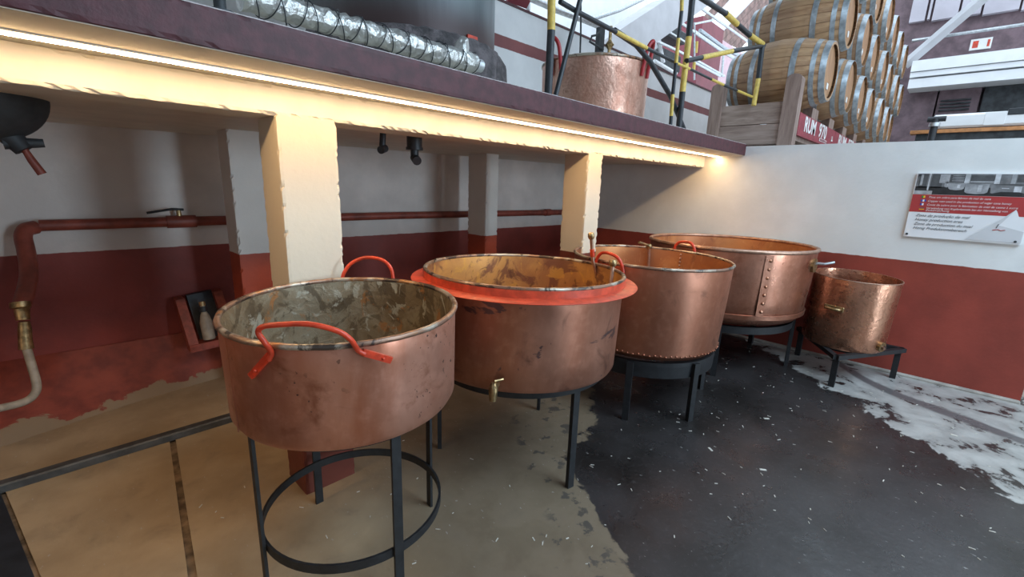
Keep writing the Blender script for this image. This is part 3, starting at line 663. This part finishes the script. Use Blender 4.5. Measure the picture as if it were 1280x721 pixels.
def lathe_y(prof, mat, name, n=40):
    bm = bmesh.new(); lathe(bm, prof, n); bmesh.ops.rotate(bm, verts=bm.verts, cent=(0, 0, 0), matrix=Matrix.Rotation(math.radians(-90), 3, 'X'))
    me = bpy.data.meshes.new(name); bm.to_mesh(me); bm.free(); me.materials.append(mat)
    for p in me.polygons: p.use_smooth = True
    me.set_sharp_from_angle(angle=math.radians(35)); return me
ME_STAVE = stave_mesh()
ME_BODY = lathe_y([(brad(i/12), i/12*BLEN) for i in range(13)], m_oak, 'body')
def hoop(t0, t1): return lathe_y([(brad(t0)-.001, t0*BLEN), (brad(t0)+.004, t0*BLEN), (brad(t1)+.004, t1*BLEN), (brad(t1)-.001, t1*BLEN)], m_hoop, 'hoop')
ME_HOOPS = [hoop(a, b_) for a, b_ in ((.0, .055), (.095, .14), (.27, .325), (.675, .73), (.86, .905), (.945, 1.0))]
ME_HEAD = lathe_y([(0, .028), (HEADR-.02, .028), (HEADR-.018, 0.032)], m_head, 'head')
ME_TAIL = lathe_y([(0, BLEN-.028), (HEADR-.02, BLEN-.028)], m_head, 'head')
bm = bmesh.new(); box(bm, (-.055, .02, -.06), (.0, .027, .0)); ME_STICK = bpy.data.meshes.new('label_sticker'); bm.to_mesh(ME_STICK); bm.free(); ME_STICK.materials.append(m_label)
def child(me, name, par, rot=(0, 0, 0), loc=(0, 0, 0)):
    o = bpy.data.objects.new(name, me); COL.objects.link(o); o.parent = par; o.rotation_euler = rot; o.location = loc; return o
YH = 1.17
ORD = ['first', 'second', 'third', 'fourth', 'fifth', 'sixth', 'seventh', 'eighth']
TIER = ['lowest', 'middle', 'top']
rows = [(5.985, 2.855, 7), (6.465, 3.467, 7), (6.945, 4.08, 6)]
for ti, (x0, z0, n) in enumerate(rows):
    for kx in range(n):
        lab = 'oak barrel in the %s tier of the rack, %s from the plank end' % (TIER[ti], ORD[kx])
        b = empty('oak_barrel', (x0+.965*kx, YH+random.uniform(-.02, .02), z0), lab, 'barrel', 'oak barrels stacked on the rack', (0, random.uniform(-.5, .5), 0))
        if kx == 0 or (ti == 2 and kx < 2):
            for i in range(NS): child(ME_STAVE, 'stave', b, (0, 2*math.pi*i/NS, 0))
        else: child(ME_BODY, 'body', b)
        for hm in ME_HOOPS: child(hm, 'hoop', b)
        child(ME_HEAD, 'head', b); child(ME_TAIL, 'head', b)
        child(ME_STICK, 'label_sticker', b, (0, .35, 0), (.03, 0, -.12))
# rack: two planks, posts, lengthwise beams and the red name boards
XF = 5.53
rk = empty('barrel_rack', (XF, 1.75, 2.03), 'wooden barrel rack with plank end and round topped posts', 'rack')
ya, ybk = px(985, 150, 'x', XF).y, px(902, 140, 'x', XF).y
def lb(name, a, b, mat, bev=.004):
    bm = bmesh.new(); box(bm, local(rk, a), local(rk, b), bev); return link(name, bm, mat, rk)
zt, zm = px(940, 130, 'x', XF).z, px(940, 156, 'x', XF).z
lb('end_plank', (XF, ya-.02, zm+.004), (XF+.04, ybk+.03, zt), m_plank); lb('end_plank', (XF-.003, ya-.02, 2.10), (XF+.04, ybk+.03, zm-.004), m_plank)
def post(y0, y1, ztop):
    bm = bmesh.new(); r = (y1-y0)/2; A = local(rk, (XF-.035, y0, 2.03)); pts = [(0, -.0)]
    prof = [(y0, 2.03), (y1, 2.03), (y1, ztop-.05)]+[((y0+y1)/2+r*math.cos(t), ztop-.05+.05*math.sin(t)) for t in np.linspace(0, math.pi, 9)[1:-1]]+[(y0, ztop-.05)]
    lo = [bm.verts.new(local(rk, (XF-.035, y, z))) for y, z in prof]; hi = [bm.verts.new(local(rk, (XF+.10, y, z))) for y, z in prof]
    bm.faces.new(lo); bm.faces.new(hi[::-1]); m_ = len(lo)
    for i in range(m_): bm.faces.new((lo[i], lo[(i+1) % m_], hi[(i+1) % m_], hi[i]))
    bmesh.ops.recalc_face_normals(bm, faces=bm.faces); return link('post', bm, m_post, rk)
post(ya-.075, ya+.065, px(990, 93, 'x', XF).z); post(ybk+.0, ybk+.13, px(912, 104, 'x', XF).z)
YB = ya-.08
zb0, zb1 = px(990, 166, 'y', YB).z, px(990, 134, 'y', YB).z
lb('long_beam', (XF+.1, YB+.037, 2.15), (12.6, YB+.12, zb1-.02), m_post); lb('long_beam', (XF+.1, ybk+.02, 2.15), (12.6, ybk+.11, zb1), m_post)
for i in range(7): lb('saddle_block', (5.985+.965*i+.33, YB+.04, zb1-.03), (5.985+.965*i+.62, YB+.14, zb1+.14), m_post); lb('saddle_block', (5.985+.965*i+.33, ybk-.1, zb1-.03), (5.985+.965*i+.62, ybk+.02, zb1+.14), m_post)
def text(body, size, mat, parent, name, origin, right, up, sx=1., shear=0., off=0., ext=.0015, width=None):
    cu = bpy.data.curves.new(name, 'FONT'); cu.body = body; cu.size = size; cu.shear = shear; cu.offset = off; cu.extrude = ext; cu.resolution_u = 3
    t = bpy.data.objects.new(name, cu); COL.objects.link(t); dg = bpy.context.evaluated_depsgraph_get(); me = bpy.data.meshes.new_from_object(t.evaluated_get(dg))
    COL.objects.unlink(t); bpy.data.objects.remove(t); me.materials.clear(); me.materials.append(mat)
    if width: xs_ = [v.co.x for v in me.vertices]; sx = width/(max(xs_)-min(xs_))
    o = bpy.data.objects.new(name, me); COL.objects.link(o); o.parent = parent
    r, u = Vector(right), Vector(up); Mx = Matrix((r*sx, u, r.cross(u))).transposed().to_4x4(); Mx.translation = Vector(origin)
    o.matrix_local = Mx; return o
xs = [XF+.10, px(1046, 158, 'y', YB).x, px(1046, 158, 'y', YB).x+2.1]
for i in range(2):
    nbd = empty('rum_board', (xs[i], YB, zb0), 'red board lettered RUM 970 beside the round topped post' if i == 0 else 'red board lettered RUM 970 further along the rack under the barrels', 'sign', 'lettered boards on the barrel rack')
    w = xs[i+1]-xs[i]-.012; hh = zb1-zb0
    mkbox('board', (0, -.0, 0), (w, .035, hh), m_rumred, nbd)
    text('RUM', hh*.95, m_print, nbd, 'lettering', (w*.12, -.003, hh*.28), (1, 0, 0), (0, 0, 1), 1, 0, .004, width=w*.27)
    text('970', hh*.95, m_print, nbd, 'lettering', (w*.49, -.003, hh*.32), (1, 0, 0), (0, 0, 1), 1, 0, .003, width=w*.22)
    mkbox('lettering_bar', (w*.55, -.003, hh*.13), (w*.76, 0, hh*.28), m_print, nbd)
    text('RESERVA', hh*.15, m_rumred, nbd, 'lettering', (w*.56, -.005, hh*.15), (1, 0, 0), (0, 0, 1), 1, 0, .0, width=w*.19)
    mktube('emblem', [(w*.90, -.003, hh*.62), (w*.91, -.003, hh*.45), (w*.885, -.003, hh*.36), (w*.93, -.003, hh*.40)], .008, m_print, nbd, 6)

# ================================================================== INFORMATION PANEL ON THE RIGHT WALL
XS = 5.308-.022
sg = empty('information_panel', (XS, .2855, 1.262), 'white and red information panel with a grey photograph of vats on white wall', 'sign')
SW, SH = .70, .542          # local: x to the reader's right (world -y), y up
def sbox(name, a, b, d0, d1, mat, par=sg):
    bm = bmesh.new(); box(bm, (-d1, -b[0], a[1]), (-d0, -a[0], b[1])); return link(name, bm, mat, par)
def spoly(name, pts, d, mat, par=sg):
    bm = bmesh.new(); lo = [bm.verts.new((-d, -x, y)) for x, y in pts]; hi = [bm.verts.new((-d-.0008, -x, y)) for x, y in pts]; n = len(pts)
    bm.faces.new(lo); bm.faces.new(hi[::-1])
    for i in range(n): bm.faces.new((lo[i], lo[(i+1) % n], hi[(i+1) % n], hi[i]))
    bmesh.ops.recalc_face_normals(bm, faces=bm.faces); return link(name, bm, mat, par)
def stext(body, x, y, size, mat, shear=0., sx=1.):
    return text(body, size, mat, sg, 'lettering', (-.0028, -x, y), (0, -1, 0), (0, 0, 1), sx, shear, 0, .0004)
m_panel = plain('panel_white', (.80, .80, .81), .3, 0, .03, 3, 0); m_pred = plain('panel_red', (.42, .045, .045), .3, 0, .08, 4, 0)
g = lambda v: plain('print_grey_%02d' % int(v*100), (v, v*1.01, v*1.04), .35, 0, .35, 14, 0)
G = [g(.03), g(.09), g(.2), g(.38), g(.6)]
m_ink = plain('print_ink', (.10, .10, .11), .4, 0, 0, 5, 0)
sbox('panel', (0, 0), (SW, SH), -.022, 0, m_panel)
ph = sbox('photograph', (.006, .365), (SW-.006, SH-.006), 0, .0010, G[2])
def pg(pts, c, d): spoly('printed_shape', pts, d, c, ph)
def rc(x0, y0, x1, y1, c, d=.0011): pg([(x0, y0), (x1, y0), (x1, y1), (x0, y1)], c, d)
rc(.006, .366, SW-.006, .43, G[0]); rc(.006, .366, .12, .395, G[3], .0012); rc(.02, .42, .075, .535, G[1]); rc(.03, .44, .045, .53, G[3], .0012); rc(.082, .40, .092, .535, G[4], .0012)
rc(.10, .42, .17, .535, G[1]); rc(.15, .46, .21, .53, G[3], .0012); rc(.21, .47, .30, .53, G[1], .0012)
for i in range(4): rc(.225, .478+.014*i, .295, .483+.014*i, G[3], .0014)
rc(.30, .455, .33, .535, G[4], .0012); rc(.335, .47, .47, .525, G[1]); rc(.335, .47, .47, .48, G[3], .0013); rc(.47, .46, .50, .535, G[4], .0012); rc(.505, .47, .58, .53, G[2], .0012); rc(.56, .46, .585, .535, G[3], .0013); rc(.59, .475, .69, .53, G[1], .0012)
def ppot(x0, x1, y0, y1, c, d, e):
    w = x1-x0; pg([(x0, y1), (x0+w*.03, y0+.015), (x0+w*.15, y0+.004), (x0+w*.5, y0), (x0+w*.85, y0+.004), (x0+w*.97, y0+.015), (x1, y1), (x0+w*.5, y1-.006)], c, d)
    pg([(x0, y1), (x0+w*.5, y1-.006), (x1, y1), (x0+w*.5, y1+.008)], e, d+.0003); rc(x0+w*.55, y0+.018, x0+w*.72, y1-.012, G[4], d+.0003)
ppot(.185, .215, .425, .465, G[3], .0015, G[1]); ppot(.21, .31, .405, .462, G[3], .0016, G[2]); ppot(.31, .45, .378, .460, G[3], .0017, G[2]); ppot(.455, .694, .375, .455, G[2], .0018, G[1])
pg([(.47, .385), (.52, .40), (.62, .40), (.66, .385), (.60, .37), (.51, .37)], G[0], .0026); rc(.52, .425, .56, .43, G[4], .0026)
rb_ = sbox('red_band', (.0, .215), (SW, .363), 0, .0012, m_pred)
for i, ln_ in enumerate(['Tinas em cobre para fabrico de mel de cana', 'Copper vats used in the production of sugar cane honey', 'Cuves de cuivre pour la fabrication de miel de canne à sucre', 'Verwendung von Kupferkesseln bei der Herstellung von', 'Zuckerrohrhonig']):
    stext(ln_, .105, [.335, .303, .272, .244, .226][i], .0225, m_print, .25, [.93, .95, .96, .94, .94][i])
m_blue = plain('flag_blue', (.03, .06, .35), .4, 0, 0, 5, 0); m_green = plain('flag_green', (.03, .25, .06), .4, 0, 0, 5, 0); m_gold = plain('flag_gold', (.8, .5, .03), .4, 0, 0, 5, 0)
for y, cs in ((.335, (m_green, m_gold, m_pred)), (.303, (m_blue, m_print, m_blue)), (.272, (m_blue, m_print, m_pred))):
    for j in range(3): spoly('flag', [(.062+.011*j, y), (.073+.011*j, y), (.073+.011*j, y+.018), (.062+.011*j, y+.018)], .0022, cs[j])
for j, c_ in enumerate((m_gold, m_pred, m_ink)): spoly('flag', [(.062, .236+.006*j), (.095, .236+.006*j), (.095, .242+.006*j), (.062, .242+.006*j)], .0022, c_)
for i, ln_ in enumerate(['Zona de produção de mel', 'Honey production area', 'Zone de production du miel', 'Honig Produktionsbereich']):
    stext(ln_, .05, .178-.036*i, .0315, m_ink, .35, 1.0)
spoly('page_curl', [(.385, .012), (.47, .095), (.56, .185), (.628, .268), (.638, .25), (.652, .215), (.672, .20), (.70, .20), (.70, .012)], .0024, plain('curl_grey', (.62, .62, .63), .35, 0, .05, 3, 0))
spoly('page_curl', [(.628, .268), (.638, .25), (.652, .215), (.672, .20), (.70, .195), (.70, .10), (.56, .14)], .0026, m_panel)
mktube('emblem', [(-.004, -.53, .10), (-.004, -.56, .108), (-.004, -.575, .10), (-.004, -.60, .106)], .003, m_pred, sg, 6); mktube('emblem', [(-.004, -.548, .118), (-.004, -.552, .135), (-.004, -.556, .15)], .003, m_ink, sg, 6)
for x, y in ((.02, .022), (SW-.03, .022), (.02, SH-.02), (SW-.02, SH-.02)): mktube('screw', [(-.001, -x, y), (-.006, -x, y)], .009, m_dark, sg, 12)

# ================================================================== FAR HALL
struct(mkbox('wall_far', (15.0, -6, 2.03), (15.3, 2.6, 7.5), m_purple), 'dark purple boarded wall at the end of the hall', 'wall')
def fx(x, y, X=14.9): return px(x, y, 'x', X)
ld = empty('white_gallery_front', (14.2, 0, 3.9), 'white stepped gallery front on the far purple wall', 'gallery')
zA, zB, zC, zD = [px(1200, q_, 'x', 14.0).z for q_ in (69, 83, 92, 104)]
yl = px(1138, 90, 'x', 14.0).y
for nm, z0, z1, x0 in (('upper_fascia', zB, zA, 14.0), ('middle_fascia', zC+.03, zB-.012, 14.04), ('lower_fascia', zD, zC, 14.08)):
    bm = bmesh.new(); box(bm, local(ld, (x0, -5, z0)), local(ld, (14.998, yl, z1))); link(nm, bm, m_whitefar, ld)
# grey lit panels above
pn = empty('upper_panel_row', (14.9, 0, 5.5), 'row of pale lilac panels above the purple boards', 'panelling')
edge = [1138, 1160, 1166, 1200, 1228, 1275, 1330]
for i in range(len(edge)-1):
    y1, y0 = fx(edge[i]+2, 10).y, fx(edge[i+1]-1, 10).y
    bm = bmesh.new(); box(bm, local(pn, (14.86, y0, fx((edge[i]+edge[i+1])/2, 27-(edge[i]-1138)*.13).z)), local(pn, (14.998, y1, 7.4))); link('panel', bm, m_lilac, pn)
tr = empty('diagonal_strut', (14.5, .6, 4.5), 'grey diagonal steel strut in front of the purple boards', 'strut')
mktube('strut', [local(tr, fx(*q_, 14.4)) for q_ in ((1130, 82), (1240, -12))], .11, m_greyfar, tr, 4)
o = empty('conduit_pipe', (14.6, 0, 5), 'thin pale conduit across the purple boards', 'pipe'); mktube('tube', [local(o, fx(*q_, 14.6)) for q_ in ((1140, 51), (1290, 29))], .035, m_steel, o, 8)
es = empty('wall_notice', fx(1226, 55, 14.97), 'small white notice with red mark on the purple boards', 'sign'); q_ = .16
mkbox('plate', (-.02, -.17, -.11), (.04, .17, .11), m_label, es); mkbox('red_mark', (-.026, .04, -.07), (-.018, .13, .07), m_redpaint, es); mkbox('red_mark', (-.026, -.14, -.07), (-.018, -.10, .07), m_redpaint, es)
# boards and vent below the gallery; a dark panel stands for the opening's shade
for i, (xa, xb, mt) in enumerate(((1118, 1168, m_purple), (1169, 1222, m_purple), (1224, 1300, m_dark))):
    y1, y0 = fx(xa, 140, 14.7).y, fx(xb, 140, 14.7).y
    o = mkbox('lower_panel', (14.7, y0+.02, 2.03), (14.998, y1, zD-.004), mt); tag(o, ['purple boarded panel beside the barrel stack', 'purple boarded panel with slatted vent', 'charcoal panel for the shaded opening under the white gallery'][i], 'panel')
    if i == 1:
        for k_ in range(4):
            z = fx(1195, 138-k_*4, 14.7).z; mkbox('vent_slat', (14.64, y0+.15, z), (14.71, y1-.05, z+.03), m_dark, o)
            o.children[-1].matrix_parent_inverse = Matrix.Identity(4)
wc = empty('white_machine_housing', (13.0, 0, 2.03), 'long white machine housing with orange strip under the gallery', 'machine')
XM = 12.9
y1, y0 = px(1165, 150, 'x', XM).y, -1.6
z0, z1 = px(1230, 158, 'x', XM).z, px(1230, 140, 'x', XM).z
def mb(nm, a, b, mt, bev=.02):
    bm = bmesh.new(); box(bm, local(wc, a), local(wc, b), bev); return link(nm, bm, mt, wc)
mb('housing', (XM, y0, z0), (XM+.6, y1, z1), m_whitefar, .04); mb('orange_strip', (XM-.01, y0, z0-.09), (XM+.3, y1+.3, z0-.02), plain('orange_strip', (.5, .22, .08), .5), .005)
mb('plinth', (XM+.05, y0, 2.03), (XM+.5, y1+.2, z0), m_dark, .005)
yv = px(1270, 139, 'x', XM).y; zv = px(1270, 139, 'x', XM).z; mb('window', (XM-.015, yv-.12, zv-.06), (XM+.1, yv+.1, zv+.06), m_blackpaint, .01)
yv = px(1243, 150, 'x', XM).y; mb('door_panel', (XM-.012, yv-.14, z0+.02), (XM+.05, yv+.14, z1-.01), m_whitefar, .004)
bk = empty('black_bracket', px(1166, 165, 'x', 12.4), 'black bracket post with clamp before the white housing', 'bracket'); q_ = bk.location.z-2.03
mktube('post', [(0, 0, -q_), (0, 0, .25)], .06, m_blackpaint, bk, 8); mktube('clamp', [(0, -.15, .24), (0, .12, .24)], .05, m_blackpaint, bk, 8); mktube('clamp_ring', [(-.02, 0, .1), (-.02, 0, .17)], .085, m_steel, bk, 12)
# behind the striped upper wall
struct(mkbox('wall_bright', (-4.2, 8.6, 2.03), (15.1, 8.8, 8.5), m_whitefar), 'bright white wall seen over the striped upper wall', 'wall')
sf = empty('stair_flight', (9, 6, 4.4), 'grey sloping stair flight rising behind the beaten copper pot', 'stair')
pts = [px(*q_, 'y', 6.0) for q_ in ((728, 68), (838, -4), (900, -4), (806, 64), (790, 100))]
bm = bmesh.new(); lo = [bm.verts.new(local(sf, p)) for p in pts]; hi = [bm.verts.new(local(sf, p+Vector((0, .5, 0)))) for p in pts]
bm.faces.new(lo); bm.faces.new(hi[::-1]); n = len(lo)
for i in range(n): bm.faces.new((lo[i], lo[(i+1) % n], hi[(i+1) % n], hi[i]))
bmesh.ops.recalc_face_normals(bm, faces=bm.faces); link('flight', bm, m_greyfar, sf)
def farpipe(name, label, pts, r, mat, y, cat='pipe', grp=None):
    root = empty(name, px(*pts[0], 'y', y), label, cat, grp); mktube('tube', [local(root, px(*q_, 'y', y)) for q_ in pts], r, mat, root, 10); return root
farpipe('ceiling_pipe', 'pale grey pipe slanting across the white wall above the beaten pot', [(738, 24), (775, 12), (812, -6)], .06, m_steel, 7.5)
farpipe('overhead_pipe', 'grey pipe run with clamps over the striped upper wall', [(655, -6), (700, 14), (733, 26), (747, 32)], .05, m_steel, 5.0)
farpipe('drop_cable', 'thin grey cable hanging in front of the striped wall', [(726, -4), (726, 40), (725, 70)], .012, m_dark, 3.9, 'cable')
wp = empty('window_frame_corner', px(655, 0, 'y', 4.25), 'red and white frame standing on the upper wall coping', 'frame')
L = lambda q_: local(wp, px(*q_, 'y', 4.2)); mktube('upright', [L((660, 13)), L((660, -12))], .03, m_whitefar, wp, 6); mktube('red_bar', [L((634, -6)), L((658, 3))], .07, m_farred, wp, 4)
# machinery and walkway
wk = empty('steel_walkway', (12, 6.2, 4.6), 'galvanised steel walkway with tube handrails and clutter behind the railing', 'walkway')
YW = 6.8
def wt(pts, r, mt=m_steel, nm='handrail', y=YW): mktube(nm, [local(wk, px(*q_, 'y', y)) for q_ in pts], r, mt, wk, 8)
wt([(818, 62), (822, 24), (828, 12), (860, 3)], .035); wt([(828, 14), (850, 28), (905, 65), (935, 84)], .045); wt([(820, 30), (848, 47), (860, 55)], .03); wt([(818, 50), (848, 64), (875, 78), (905, 95)], .04)
wt([(866, 3), (890, 20), (935, 52)], .04); wt([(868, 40), (900, 62), (920, 74)], .06); wt([(875, 38), (905, 60), (928, 72)], .06, m_hoop); wt([(868, 78), (900, 95)], .04); wt([(868, 30), (892, 25)], .03)
wt([(868, 100), (868, 28)], .03, m_steel, 'upright'); wt([(902, 96), (905, 62)], .04, m_steel, 'upright'); wt([(871, 52), (870, 66)], .05, m_yellow, 'yellow_sleeve'); wt([(868, 78), (867, 88)], .05, m_yellow, 'yellow_sleeve')
for (xa, ya_), (xb, yb_), nm in (((806, 46), (850, 92), 'machine_block'), ((828, 22), (858, 56), 'machine_block')):
    A, B = local(wk, px(xa, ya_, 'y', 7.2)), local(wk, px(xb, yb_, 'y', 7.2)); bm = bmesh.new(); box(bm, (A.x, A.y, min(A.z, B.z)), (B.x, A.y+.6, max(A.z, B.z)), .05); link(nm, bm, m_dark, wk)
for (a, b_) in (((806, 60), (814, 90)), ((823, 48), (829, 78)), ((812, 40), (820, 60)), ((802, 50), (812, 66))): wt([a, b_], .06, m_whitefar, 'pale_strut', 7.0)
wt([(818, 76), (845, 92)], .05, m_whitefar, 'deck_edge', 6.8)
rbx = empty('red_cabin', (15, 7, 4), 'dark red cabin with pale pink side beyond the walkway', 'cabin')
A, B = px(872, 112, 'y', 8.0), px(905, 40, 'y', 8.0); bm = bmesh.new(); box(bm, local(rbx, (A.x-2.6, 8.0, 2.03)), local(rbx, (14.6, 8.55, B.z))); 
struct(mkbox('hall_divider', (12.5, 4.1, 2.03), (15, 4.3, 3.6), m_up), 'far end of the striped upper wall', 'wall')
bm.free()
pts = [px(*q_, 'y', 7.6) for q_ in ((868, 118), (872, 46), (905, 38), (905, 118))]
x0 = pts[0].x; x1 = pts[2].x
bm = bmesh.new(); box(bm, local(rbx, (x0, 7.6, 2.03)), local(rbx, (x1, 9.5, pts[2].z))); link('front', bm, m_farred, rbx)
bm = bmesh.new(); q1 = px(934, 70, 'y', 7.6); box(bm, local(rbx, (x1, 7.62, 2.03)), local(rbx, (q1.x, 9.4, q1.z))); link('side', bm, m_pink, rbx)
# skylight roof over the far end
rf = empty('far_skylight_roof', (16, 9, 8), 'tiled roof slope with bright skylight panes beyond the barrels', 'roof')
def rp(x, y): return px(x, y, 'y', 9.6)
A, B, C_, D_ = rp(868, 36), rp(930, -30), rp(1010, -30), rp(925, 62)
for i in range(9):
    t0, t1 = i/9, (i+.93)/9
    if i in (1, 2, 3): mt, nm = m_glass, 'skylight_pane'
    else: mt, nm = m_tile, 'roof_board'
    q = [A.lerp(D_, t0), B.lerp(C_, t0), B.lerp(C_, t1), A.lerp(D_, t1)]
    bm = bmesh.new(); lo = [bm.verts.new(local(rf, p)) for p in q]; hi = [bm.verts.new(local(rf, p+Vector((0, .08, .05)))) for p in q]
    bm.faces.new(lo); bm.faces.new(hi[::-1])
    for j in range(4): bm.faces.new((lo[j], lo[(j+1) % 4], hi[(j+1) % 4], hi[j]))
    bmesh.ops.recalc_face_normals(bm, faces=bm.faces); link(nm, bm, mt, rf)

# ================================================================== SMALL THINGS
bm = bmesh.new()
for i in range(230):
    x, y = random.uniform(1.2, 5.0), random.uniform(-1.0, 1.4)
    if random.random() < .12: x, y = random.uniform(.3, 1.6), random.uniform(1.0, 2.6)
    l, w, a = random.uniform(.004, .013), random.uniform(.001, .0025), random.uniform(0, math.pi); c_, s_ = math.cos(a), math.sin(a)
    if random.random() < .03: l, w = .018, .007
    vs = [bm.verts.new((x+u*l*c_-v*w*s_, y+u*l*s_+v*w*c_, z)) for z in (.0, .003) for u, v in ((-1, -1), (1, -1), (1, 1), (-1, 1))]
    for f in ((0, 1, 2, 3), (4, 5, 6, 7), (0, 1, 5, 4), (1, 2, 6, 5), (2, 3, 7, 6), (3, 0, 4, 7)): bm.faces.new([vs[k_] for k_ in f])
bmesh.ops.recalc_face_normals(bm, faces=bm.faces)
tag(link('straw_flecks', bm, m_straw), 'pale straw flecks scattered over the workshop floor', 'debris', None, 'stuff')
